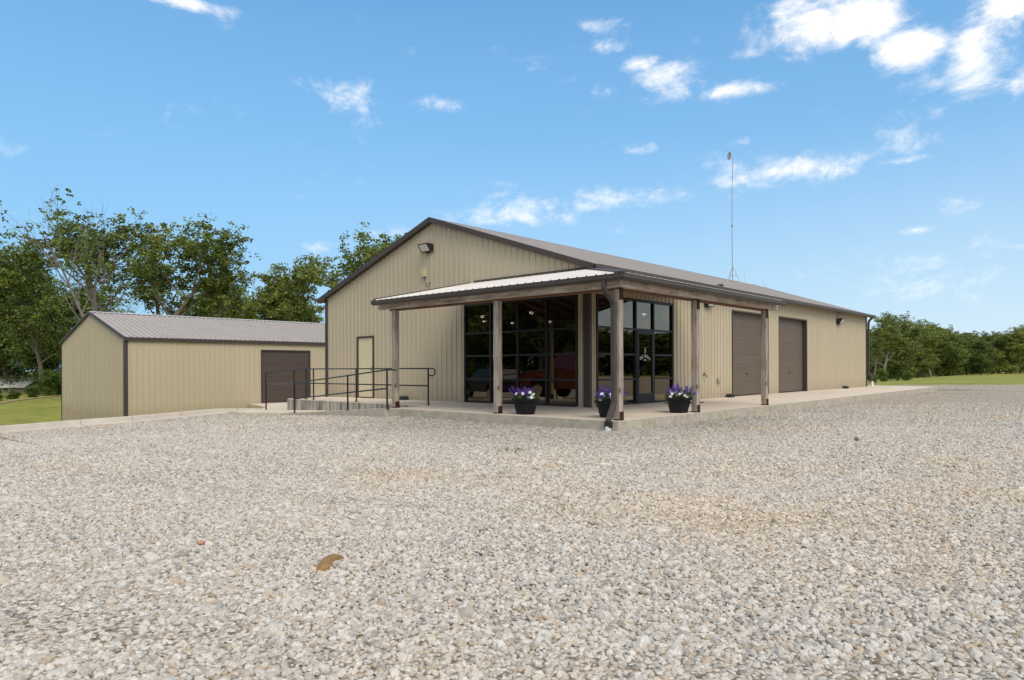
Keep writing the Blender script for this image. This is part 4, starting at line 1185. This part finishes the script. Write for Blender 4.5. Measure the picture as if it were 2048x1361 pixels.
# ================================================================== hanging ceiling lights behind the glass
lab = ['lit ceiling light seen through the left front panes, the upper of two', 'lit ceiling light seen through the left front panes, the lower of two', 'lit ceiling light seen just right of the middle front post', 'large lit ceiling light in the upper middle of the front glazing', 'lit ceiling light near the right side of the front glazing', 'lit ceiling light seen above the entrance door']
def interior_light(pos, label):
    root = empty('ceiling_light', pos, 0, label, 'ceiling light', 'lit ceiling lights inside the showroom')
    MB().lathe([(.02, -.06), (.06, -.04), (.075, .0), (.04, .03)], (0, 0, 0), 12).build('bulb', M['lamp_on'], root, smooth=True)
    c, s = math.cos(YAW), math.sin(YAW)
    MB().box((-.32, -.03, .03), (.32, .03, .045)).build('wing', M['lamp_wing'], root)
    MB().tube([(0, 0, .045), (0, 0, 3.6 - pos[2])], .006, 6).build('cord', M['black_metal'], root)
def through(px, py, d):
    s, c = math.sin(YAW), math.cos(YAW); u = px - 1024; v = py - HORIZ - ROLL * u; t = d / F_PX
    return (CAM.x + t * (-s * F_PX + c * u), CAM.y + t * (c * F_PX + s * u), CAM.z - t * v)
for (px, py, d), l in zip([(965, 633.5, 24.0), (969, 643, 26.5), (1025, 646.5, 26.3), (1062, 626, 21.8), (1098.5, 643, 24.5), (1289, 629, 22.0)], lab):
    interior_light(through(px, py, d), l)

# ================================================================== small building
SX, SY0, SW, SLEN, SB = -19.5, -4.56, 8.3, 17.0, -.57
SE, SR = 2.30, 3.52
sb = empty('storage_building', (SX, SY0, SB), 0, 'lower beige ribbed metal building with taupe roof left of the large building', 'building')
OFF = Vector((SX, SY0, SB))
def sub(v): return v
class Off(MB):
    def build(s, name, m, parent=None, **k):
        s.v = [(a - SX, b - SY0, c - SB) for a, b, c in s.v] if parent is sb else s.v
        return MB.build(s, name, m, parent, **k)
PSR = lambda u, h, z: (SX + h, u, z)
PSF = lambda u, h, z: (u, SY0 - h, z)
sg = lambda u: SE + (SR - SE) * (1 - abs(u - (SX - SW / 2)) / (SW / 2))
mb = Off(); faced(mb, PSF, [(SX - SW, SX, -2.6, sg)]); mb.build('wall', M['siding_small'], sb)
mb = Off(); faced(mb, PSR, [(SY0, 1.23, -2.2, SE), (1.23, 3.77, 1.88, SE), (3.77, SY0 + SLEN, -.9, SE)]); mb.build('wall', M['siding_small'], sb)
mb = Off(); mb.poly([(SX - SW, SY0, -2.6), (SX - SW, SY0 + SLEN, -2.6), (SX - SW, SY0 + SLEN, SE), (SX - SW, SY0, SE)]); mb.poly([(SX - SW, SY0 + SLEN, -1), (SX, SY0 + SLEN, -1), (SX, SY0 + SLEN, SE), (SX - SW / 2, SY0 + SLEN, SR), (SX - SW, SY0 + SLEN, SE)]); mb.build('wall', M['siding_small'], sb)
ssl = (SR - SE) / (SW / 2)
for sgn in (1, -1):
    mb = Off(); pr = rib_profile(SY0 - .06, SY0 + SLEN + .06, minor=False, h=.045); i = 0
    xe = SX + .10 if sgn > 0 else SX - SW - .10
    for y, h in pr: mb.v.append((xe, y, SE + .05 - ssl * .1 + h)); mb.v.append((SX - SW / 2, y, SR + .05 + h))
    for j in range(len(pr) - 1): mb.f.append([2 * j, 2 * j + 2, 2 * j + 3, 2 * j + 1])
    mb.build('roof', M['roof_small'], sb)
mb = Off()
for sgn in (1, -1): mb.poly([(SX - SW / 2, SY0 - .06, SR + .09), (SX - SW / 2, SY0 + SLEN + .06, SR + .09), (SX - SW / 2 + sgn * .14, SY0 + SLEN + .06, SR + .09 - ssl * .14), (SX - SW / 2 + sgn * .14, SY0 - .06, SR + .09 - ssl * .14)])
mb.build('ridge_cap', M['roof_porch'], sb)
mb = Off()
for sgn in (1, -1):
    xe = SX + .12 if sgn > 0 else SX - SW - .12
    ze = SE + .08 - ssl * .12; zr = SR + .085; n0 = len(mb.v)
    for y in (SY0 - .09, SY0 - .0): mb.v += [(xe, y, ze), (SX - SW / 2, y, zr), (SX - SW / 2, y, zr - .10), (xe, y, ze - .10)]
    for q in ((0, 1, 2, 3), (4, 5, 6, 7), (0, 1, 5, 4), (3, 2, 6, 7), (0, 3, 7, 4)): mb.f.append([n0 + k for k in q])
mb.box((SX + .001, SY0 + .0, SE - .10), (SX + .11, SY0 + SLEN, SE + .035))
mb.build('roof_trim', M['trim'], sb)
Off().box((SX - .02, SY0 - .03, -2.2), (SX + .032, SY0 + .10, SE - .1)).box((SX - .10, SY0 - .031, -2.2), (SX - .02, SY0, SE - .1)).build('corner_trim', M['trim'], sb)
Off().box((SX - SW - .03, SY0 - .03, -2.6), (SX - SW + .05, SY0, SE - .12)).build('corner_trim', M['trim'], sb)
# door (local coordinates through parent offset)
_mb0 = MB
d_ = Off(); u0, u1, z0, z1 = 1.23, 3.77, -.56, 1.88
for r in range(4):
    h = (z1 - z0) / 4; d_.box((SX - .05, u0 + .05, z0 + r * h + .006), (SX - .02, u1 - .05, z0 + (r + 1) * h))
sd_ = d_.build('garage_door', M['garage_dark'], sb)
fr = MB(); fr.box((SX - .05, u0 - .01, z0), (SX + .035, u0 + .05, z1 + .05)).box((SX - .05, u1 - .05, z0), (SX + .035, u1 + .01, z1 + .05)).box((SX - .05, u0 + .05, z1 - .01), (SX + .035, u1 - .05, z1 + .05))
fr.v = [(a - SX, b - SY0, c - SB) for a, b, c in fr.v]; fr.build('door_frame', M['trim'], sd_)

# ================================================================== far shed among the trees
sx_, sy_ = wood_xy(92, (10 - 1024) / F_PX * 92)
fs = empty('far_shed', (sx_, sy_, -3.1), YAW + R(6), 'pale roofed shed half hidden by trees at the left edge', 'shed')
MB().box((-9, -3.0, 0), (4.0, 3.0, 1.95)).build('wall', M['shed_wall'], fs)
mb = MB(); mb.prism([(-3.4, 1.88), (0, 3.02), (3.4, 1.88), (3.4, 2.0), (0, 3.16), (-3.4, 2.0)], (-9.3, 0, 0), (4.3, 0, 0))
mb.build('roof', M['shed_roof'], fs)
for x_ in (2.2, -1.5): MB().box((x_, -3.06, 0), (x_ + .15, -3.0, 1.9)).build('wall_trim', M['pvc'], fs)

# ================================================================== trees
def grow(seed, H, spread, trunk_frac=.3, r0=.28, levels=3, nb=(7, 5, 4), lean=(0, 0), up=.45, gap=0.0, multi=1):
    rng = random.Random(seed); segs = []; tips = []
    def branch(p, d_, L_, r_, lev):
        n = 4 if lev < 2 else 3; pts = [p.copy()]; rad = [r_]; cur = p.copy(); dd = d_.copy()
        for k in range(n):
            dd = (dd + Vector((rng.gauss(0, .16), rng.gauss(0, .16), rng.gauss(0, .10) + (.05 if lev else 0)))).normalized()
            cur = cur + dd * L_ / n; pts.append(cur.copy()); rad.append(r_ * (1 - .75 * (k + 1) / n))
        segs.append((pts, rad, lev))
        if lev >= levels - 1:
            for k in range(1, n + 1): tips.append((pts[k].copy(), L_ * .33))
            return
        m_ = nb[lev]
        for k in range(m_):
            t = (trunk_frac if lev == 0 else .3) + (1 - (trunk_frac if lev == 0 else .3)) * (k + rng.random() * .8) / m_
            t = min(t, .98); q = t * n; i = int(q); base = pts[i].lerp(pts[i + 1], q - i)
            a = rng.uniform(0, 6.28) if lev else (k * 2.4 + rng.uniform(-.5, .5))
            side = Vector((math.cos(a), math.sin(a), 0))
            upw = up + (.7 * t if lev == 0 else .1)
            nd = (side * (1.0 if lev == 0 else .8) + dd * .45 + Vector((0, 0, upw * rng.uniform(.4, 1.1)))).normalized()
            L2 = (spread * rng.uniform(.8, 1.15) * (1.12 - .55 * max(0, t - .45)) if lev == 0 else L_ * rng.uniform(.45, .7))
            branch(base, nd, L2, max(.015, r_ * (1 - .7 * t) * .55), lev + 1)
        if lev: tips.append((pts[-1].copy(), L_ * .2))
        else: tips.append((pts[-1].copy(), spread * .25))
    for k in range(multi):
        b = Vector((rng.uniform(-.5, .5), rng.uniform(-.5, .5), 0)) * (1 if multi > 1 else 0)
        branch(b, Vector((lean[0] + rng.gauss(0, .06) + (.22 * (k - (multi - 1) / 2) if multi > 1 else 0), lean[1] + rng.gauss(0, .05), 1)).normalized(), H * (.86 if multi == 1 else rng.uniform(.7, .86)), r0, 0)
    return segs, tips
def leaves(tips, seed, per, size, rad, skip=0.0, under=None, H=10, spread=4):
    rng = np.random.default_rng(seed); C = []
    for (p, r_) in tips:
        if rng.random() < skip: continue
        # several tight clumps around each twig
        for k in range(3):
            cc = np.array(p) + rng.normal(0, 1, 3) * rad * .75 * np.array([1, 1, .7])
            n = int(per * rng.uniform(.5, 1.4) / 3)
            o_ = rng.normal(0, 1, (n, 3)); o_ /= np.linalg.norm(o_, axis=1)[:, None] + 1e-6
            q = cc + o_ * (rng.random((n, 1)) ** .5) * rad * rng.uniform(.45, .85) * np.array([1.15, 1.15, .7]); C.append(q)
    if under:       # dense lower skirt, for woods that are closed to the ground
        n_c, zlo, zhi, rr = under
        for k in range(n_c):
            a = rng.uniform(0, 6.28); r_ = rr * math.sqrt(rng.random()); cc = np.array([r_ * math.cos(a), r_ * math.sin(a), rng.uniform(zlo, zhi)])
            n = int(per * 1.3); o_ = rng.normal(0, 1, (n, 3)); o_ /= np.linalg.norm(o_, axis=1)[:, None]
            C.append(cc + o_ * (rng.random((n, 1)) ** .4) * rad * 1.15)
    C = np.concatenate(C); n = len(C)
    u = rng.normal(0, 1, (n, 3)); u[:, 2] *= .55; u /= np.linalg.norm(u, axis=1)[:, None]
    w = rng.normal(0, 1, (n, 3)); v = np.cross(u, w); v /= np.linalg.norm(v, axis=1)[:, None]
    s_ = size * rng.uniform(.6, 1.35, (n, 1))
    A = C - u * s_; B = C - v * s_ * .62 + u * s_ * .1; D = C + u * s_; E_ = C + v * s_ * .62 + u * s_ * .1
    co = np.stack([A, B, D, E_], 1).reshape(-1, 3); fa = np.arange(4 * n).reshape(n, 4)
    return co, fa, rng.random(n)
def make_tree(name, seed, H, spread, kind='leaf', per=60, size=.13, rad=.55, skip=0., under=None, trunk='bark', **k):
    root = empty(name)
    segs, tips = grow(seed, H, spread, **k)
    mb = MB()
    for pts, rr, lev in segs: mb.tube(pts, rr, 8 if lev == 0 else (6 if lev == 1 else 4), cap=False)
    tr = mb.build('trunk', M[trunk], root, smooth=True)
    if per:
        co, fa, at = leaves(tips, seed, per, size, rad, skip, under)
        np_mesh('crown', co, fa, M[kind], root, smooth=False, attr=at)
    return root
def ground_at(x, y): return float(G(x, y)) - .1
def px_at(px, depth):
    s, c = math.sin(YAW), math.cos(YAW); lat = (px - 1024) / F_PX * depth
    return CAM.x - s * depth + c * lat, CAM.y + c * depth + s * lat
TOPS = {}
def place(root, px, depth, top_y, H0, label, group, rz=None, widen=1.0, first=False):
    o = root if first else copy_thing(root)
    x, y = px_at(px, depth); zg = ground_at(x, y)
    ztop = CAM.z + (HORIZ - top_y) * depth / F_PX
    if root.data is None and root.name not in TOPS:
        cr = [k for k in bpy.data.objects if k.parent == root and k.name.startswith('crown')][0].data
        a_ = np.empty(len(cr.vertices) * 3, np.float32); cr.vertices.foreach_get('co', a_); TOPS[root.name] = float(np.percentile(a_[2::3], 99.3))
    s_ = (ztop - zg) / TOPS[root.name]
    o.location = (x, y, zg); o.scale = (s_ * widen, s_ * widen, s_); o.rotation_euler = (0, 0, rz if rz is not None else random.Random(int(px * 7 + depth)).uniform(0, 6.28))
    tag(o, label, 'tree', group); return o

oakA = make_tree('oak_tree', 11, 16, 5.0, per=100, size=.125, rad=.78, trunk_frac=.52, r0=.40, nb=(7, 5, 4), levels=3, multi=2, up=.80, skip=.06)
oakB = make_tree('oak_tree', 23, 16, 3.4, per=72, size=.125, rad=.62, trunk_frac=.36, r0=.28, nb=(8, 5, 4), levels=3, up=.65, skip=.18)
oakC = make_tree('oak_tree', 37, 15, 4.3, per=95, size=.13, rad=.80, trunk_frac=.22, r0=.30, nb=(12, 6, 4), levels=3, up=.35)
full = make_tree('broadleaf_tree', 41, 12, 4.0, kind='leaf', per=95, size=.135, rad=.85, trunk_frac=.12, r0=.25, nb=(13, 6, 4), levels=3, up=.2, under=(60, .6, 6.0, 3.0))
fullB = make_tree('broadleaf_tree', 52, 11, 3.8, kind='leaf_far', per=80, size=.16, rad=.8, trunk_frac=.14, r0=.22, nb=(12, 6, 4), levels=3, up=.25, under=(50, .5, 5.0, 2.9))
sparse = make_tree('oak_tree', 66, 18, 3.6, per=44, size=.12, rad=.55, trunk_frac=.55, r0=.30, nb=(8, 5, 4), levels=3, up=.45, skip=.42)
dead = make_tree('dead_tree', 71, 16, 4.2, per=20, size=.12, rad=.45, skip=.82, trunk='deadbark', trunk_frac=.22, r0=.16, nb=(10, 8, 6), levels=3, up=1.1, lean=(-.27, -.27), multi=2)
bush = make_tree('leafy_bush', 83, 3.4, 1.6, kind='leaf_pale', per=60, size=.10, rad=.42, trunk_frac=.05, r0=.06, nb=(12, 6, 3), levels=3, up=.3, under=(26, .2, 1.8, 1.4))

GL = 'trees behind the low storage building'
place(sparse, -18, 60, 360, 17.0, 'tall thin tree with sparse leaves at the left edge of the picture', GL, 2.0, first=True)
place(dead, 215, 58, 385, 15.5, 'half dead leaning tree with bare grey branches above the storage building gable', GL, 0.0, first=True)
place(oakA, 232, 64, 434, 15.5, 'broad oak with a forked trunk behind the ridge of the storage building', GL, .6, first=True, widen=1.1)
place(oakB, 340, 68, 440, 15.0, 'narrow upright oak just right of the broad forked oak', GL, 1.2, first=True)
place(oakB, 412, 66, 452, 15.0, 'narrow oak with a high ragged top, right of the other narrow oak', GL, 4.1, widen=1.1)
place(full, 548, 76, 526, 11.6, 'dense lower tree with a pointed top behind the storage roof', GL, first=True, widen=.95)
place(full, 480, 78, 565, 11.6, 'dense dark tree between the narrow oaks and the pointed tree', GL, widen=1.05)
place(oakC, 668, 62, 474, 14.0, 'tall full oak rising behind the left slope of the large roof', GL, 2.2, first=True, widen=1.0)
place(full, 612, 82, 585, 11.6, 'rounded dark tree left of the full oak behind the large building', GL, widen=1.1)
place(oakC, 85, 80, 505, 14.0, 'dense oak behind the leaning dead tree', GL, 1.0, widen=.85)
place(full, 20, 92, 500, 11.6, 'dark full tree low at the left edge behind the pale shed', GL, widen=1.1)
place(full, 128, 88, 560, 11.6, 'dark dense tree left of the storage building gable', GL, widen=1.15)
place(full, 190, 90, 640, 11.6, 'low dense tree directly behind the storage building gable', GL, widen=1.2)
place(full, -60, 95, 540, 11.6, 'dark full tree cut off by the left edge', GL, widen=1.2)
place(fullB, 330, 90, 635, 10.6, 'low dense tree behind the storage roof below the narrow oaks', GL, first=True, widen=1.1)
place(fullB, 440, 84, 606, 10.6, 'low dense tree behind the middle of the storage roof', GL, widen=1.1)
b1 = place(bush, 92, 74, 738, 3.4, 'bright green leafy bush left of the storage building', 'bushes at the lawn edge', first=True, widen=.8); b1['category'] = 'bush'
for px, d_, ty, l, wd in ((125, 76, 764, 'green bush against the corner of the storage building', 1.2), (66, 69, 768, 'low green bush in front of the pale shed', 1.1), (24, 64.5, 778, 'low spreading bush left of the one before the shed', 1.3), (-12, 61, 772, 'small bush at the foot of the trees at the left edge', 1.3)):
    o = place(bush, px, d_, ty, 3.4, l, 'bushes at the lawn edge', widen=wd); o['category'] = 'bush'

# bare dirt edge between the lawn and the trees
dm = MB(); prev = None
for k in range(12):
    px = -60 + k * 18; y_ = 808 - px * .121; d_ = 2.73 * F_PX / (y_ - 740.8 + px * .002)
    x0, y0 = px_at(px, d_); x1, y1 = px_at(px, d_ + 1.6); a = (x0, y0, float(G(x0, y0)) + .05); b = (x1, y1, float(G(x1, y1)) + .06)
    if prev: dm.poly([prev[0], a, b, prev[1]])
    prev = (a, b)
M['dirt'] = mat('orange_dirt', (.30, .17, .08), (.48, .36, .22), 1.2, .95)
o = dm.build('dirt_edge', M['dirt']); o['kind'] = 'structure'
# right-hand wood: front row placed one by one, then rows behind
GR = 'trees of the wood beyond the field'
ordn = ['first', 'second', 'third', 'fourth', 'fifth', 'sixth', 'seventh', 'eighth', 'ninth', 'tenth', 'eleventh', 'twelfth', 'thirteenth', 'fourteenth', 'fifteenth', 'sixteenth']
front = [(1746, 84, 676, oakB, 15.0, 'slim tree standing against the far corner of the large building'), (1768, 94, 630, oakC, 14.0, 'tallest tree of the right-hand wood, with an open crown against the sky'),
         (1795, 106, 662, fullB, 10.6, None), (1812, 120, 650, oakA, 15.5, None), (1838, 140, 672, full, 11.6, None), (1862, 160, 658, oakC, 14.0, None), (1886, 180, 650, full, 11.6, None), (1912, 190, 654, oakC, 14.0, None),
         (1936, 200, 676, fullB, 10.6, None), (1962, 178, 684, fullB, 10.6, 'rounded pale tree standing forward of the wood at the right'), (1985, 210, 668, oakA, 15.5, None), (2012, 205, 662, full, 11.6, None), (2040, 215, 656, oakC, 14.0, None), (2070, 210, 664, fullB, 10.6, None)]
for k, (px, d_, ty, src, h0, l) in enumerate(front):
    place(src, px, d_, ty, h0, l or ('%s tree along the edge of the right-hand wood counted from the building' % ordn[k]), GR, widen=1.2 if src in (full, fullB) else 1.05)
rg = random.Random(9)
for k in range(17):
    px = 1738 + k * 20 + rg.uniform(-7, 7); d_ = 150 + (px - 1738) * .33 + rg.uniform(0, 20)
    place(full if k % 2 else fullB, px, d_, 676 + rg.uniform(-10, 12), 11.6 if k % 2 else 10.6, 'dense tree filling the rear of the right-hand wood', 'rear trees of the right-hand wood', widen=1.5)
for k, (px, d_, ty, w_) in enumerate(((1746, 60, 752, .8), (1768, 84, 742, .7), (1812, 100, 746, .8))):
    o = place(bush, px, d_, ty, 3.4, '%s low bush along the foot of the right-hand wood from the building' % ordn[k], 'bushes along the right-hand wood', widen=w_); o['category'] = 'bush'
# trees the glass reflects: east of the lot and south west of it
for k in range(26):
    a = R(2 + k * 3.4); rad = 92 + (k % 3) * 7; x = 5 + rad * math.cos(a); y = 5 + rad * math.sin(a)
    o = copy_thing(fullB); o.location = (x, y, -.7); o.scale = (1.45, 1.45, .62 + .05 * (k % 2)); o.rotation_euler = (0, 0, k)
    tag(o, 'dark tree of the wood east of the lot, mirrored in the entrance glass', 'tree', 'trees mirrored in the entrance glass')
for k in range(15):
    x = -62 + k * 3.9; y = -44 - (k % 3) * 4
    o = copy_thing(full if k % 2 else oakC); o.location = (x, y, -.9); s_ = max(.45, 1.15 - .045 * k); o.scale = (1.15, 1.15, s_); o.rotation_euler = (0, 0, k * 2)
    tag(o, 'dark tree south west of the lot, mirrored in the front glass', 'tree', 'trees mirrored in the front glass')

for k in range(12):
    o = copy_thing(full); o.location = (-75 + k * 6.5, -62, -.9); o.scale = (1.6, 1.6, max(.5, 1.1 - .05 * k)); o.rotation_euler = (0, 0, k * 1.7)
    tag(o, 'dark tree in the second row south west of the lot, mirrored in the front glass', 'tree', 'second row of trees mirrored in the front glass')
# ================================================================== vehicles mirrored in the front glazing
def pickup(loc, rz, paint, label, L_=5.6, suv=False):
    root = empty('parked_pickup' if not suv else 'parked_car', loc, rz, label, 'pickup' if not suv else 'car')
    # side profile in (x, z); x forward
    if not suv:
        prof = [(2.75, .55), (2.80, .95), (2.70, 1.12), (1.35, 1.22), (.75, 1.85), (.35, 1.93), (-.75, 1.90), (-1.0, 1.80), (-1.05, 1.25), (-2.75, 1.25), (-2.8, .60)]
    else:
        prof = [(2.35, .5), (2.40, .9), (2.25, 1.05), (1.2, 1.15), (.6, 1.62), (.2, 1.72), (-1.9, 1.70), (-2.3, 1.2), (-2.35, .55)]
    arches = [(-1.75 if not suv else -1.45), (1.75 if not suv else 1.5)]
    bott = []
    for ax in arches:
        bott += [(ax - .50, .42)] + [(ax - .48 * math.cos(t), .42 + .48 * math.sin(t)) for t in [math.pi * q / 8 for q in range(0, 9)]] + [(ax + .50, .42)]
    out = prof + bott
    mb = MB(); n = len(out)
    for yy in (-.95, .95):
        for a, b in out: mb.v.append((a, yy * (1 if b < 1.3 else .82), b))
    for k in range(n): mb.f.append([k, (k + 1) % n, n + (k + 1) % n, n + k])
    mb.f.append(list(range(n))); mb.f.append([n + k for k in range(n)][::-1])
    mb.build('body', M[paint], root, bevel=.03)
    gm = MB()
    zt, zb = (1.80, 1.30) if not suv else (1.62, 1.20); x0, x1 = ((-.85, .70) if not suv else (-1.9, .5))
    for yy in (-1, 1):
        gm.poly([(x0, yy * .90, zb), (x1 + .35, yy * .90, zb), (x1 - .08, yy * .79, zt), (x0 + .1, yy * .79, zt)])
    gm.build('side_window', M['glass'], root)
    for ax in arches:
        for yy in (-.82, .82):
            wl = MB().lathe([(.30, -.12), (.38, -.10), (.38, .10), (.30, .12)], (ax, yy, .38), 24, axis='y').build('wheel', M['rubber'], root, smooth=False)
            rim = MB()
            rim.lathe([(.24, -.02), (.24, .02)], (ax, yy + (.13 if yy > 0 else -.13), .38), 20, axis='y')
            for q in range(6):
                t = q * math.pi / 3; rim.bar((ax, yy * 1.17, .38), (ax + .23 * math.cos(t), yy * 1.17, .38 + .23 * math.sin(t)), .03, .05, up=(0, 1, 0))
            rim.build('rim', M['chrome'], wl)
    fx = prof[1][0]
    for yy in (-.68, .68): MB().box((fx - .12, yy - .2, .82), (fx + .01, yy + .2, 1.02)).build('headlight', M['lens'], root, bevel=.02)
    MB().box((fx - .03, -.45, .70), (fx + .03, .45, 1.0)).build('grille', M['chrome'], root)
    MB().box((fx - .06, -.92, .42), (fx + .08, .92, .62)).build('bumper', M['chrome'], root)
    return root
tk = pickup((-9.9, -13.1, float(g(-10.2, -12.9)) + .02), R(180), 'red_paint', 'red pickup mirrored in the right-hand panes of the front glazing'); tk.scale = (1.16, 1.16, 1.2)
pickup((-17.5, -14.5, float(g(-17.5, -14.5)) + .02), R(200), 'dark_paint', 'dark car mirrored in the left-hand panes of the front glazing', suv=True)

# ================================================================== weeds
def weeds():
    rng = np.random.default_rng(3); co = []; fa = []; at = []
    spots = [(3.59, -6.92, 8, .20), (3.4, 26.2, 40, .9), (9.9, -12.0, 3, .05), (4.2, 20.5, 12, .6)]
    for sx, sy, n, r_ in spots:
        for _ in range(n * 6):
            x = sx + rng.normal(0, r_); y = sy + rng.normal(0, r_ * .6); z = float(g(x, y)) + .01
            a = rng.uniform(0, 6.28); l = rng.uniform(.03, .08); d_ = np.array([math.cos(a), math.sin(a), 1.1]); w_ = np.array([-math.sin(a), math.cos(a), 0]) * .006
            p = np.array([x, y, z]); i = len(co); co += [p - w_, p + w_, p + d_ * l * .7 + w_, p + d_ * l]; fa.append((i, i + 1, i + 2, i + 3)); at.append(rng.random())
    o = np_mesh('weeds', co, fa, M['leaf_pale'], smooth=False, attr=at)
    tag(o, 'sparse green weeds growing through the gravel', 'weeds', kind='stuff')
weeds()

# trims made of separate lengths: one object per length
def split_loose(o):
    me = o.data; n = len(me.vertices); par = list(range(n))
    def find(a):
        while par[a] != a: par[a] = par[par[a]]; a = par[a]
        return a
    for e in me.edges:
        a, b = find(e.vertices[0]), find(e.vertices[1])
        if a != b: par[a] = b
    groups = {}
    for p in me.polygons: groups.setdefault(find(p.vertices[0]), []).append(list(p.vertices))
    if len(groups) < 2: return
    base = o.name.split('.')[0]; kids = [k for k in bpy.data.objects if k.parent == o]
    for gi, fs_ in enumerate(groups.values()):
        used = sorted({v for f_ in fs_ for v in f_}); mp = {v: i for i, v in enumerate(used)}
        m2 = bpy.data.meshes.new(base); m2.from_pydata([tuple(me.vertices[v].co) for v in used], [], [[mp[v] for v in f_] for f_ in fs_])
        for mm in me.materials: m2.materials.append(mm)
        if gi == 0: first = m2
        else:
            c = bpy.data.objects.new(base, m2); col.objects.link(c); c.parent = o.parent; c.location = o.location; c.rotation_euler = o.rotation_euler
    o.data = first
for o in list(bpy.data.objects):
    if o.type == 'MESH' and o.name.split('.')[0] in ('rake_trim', 'base_trim', 'soffit', 'flashing', 'wall_trim', 'corner_trim', 'porch_rafters', 'side_window'):
        if o.name.startswith('porch_rafters'): o.name = 'rafter'
        split_loose(o)
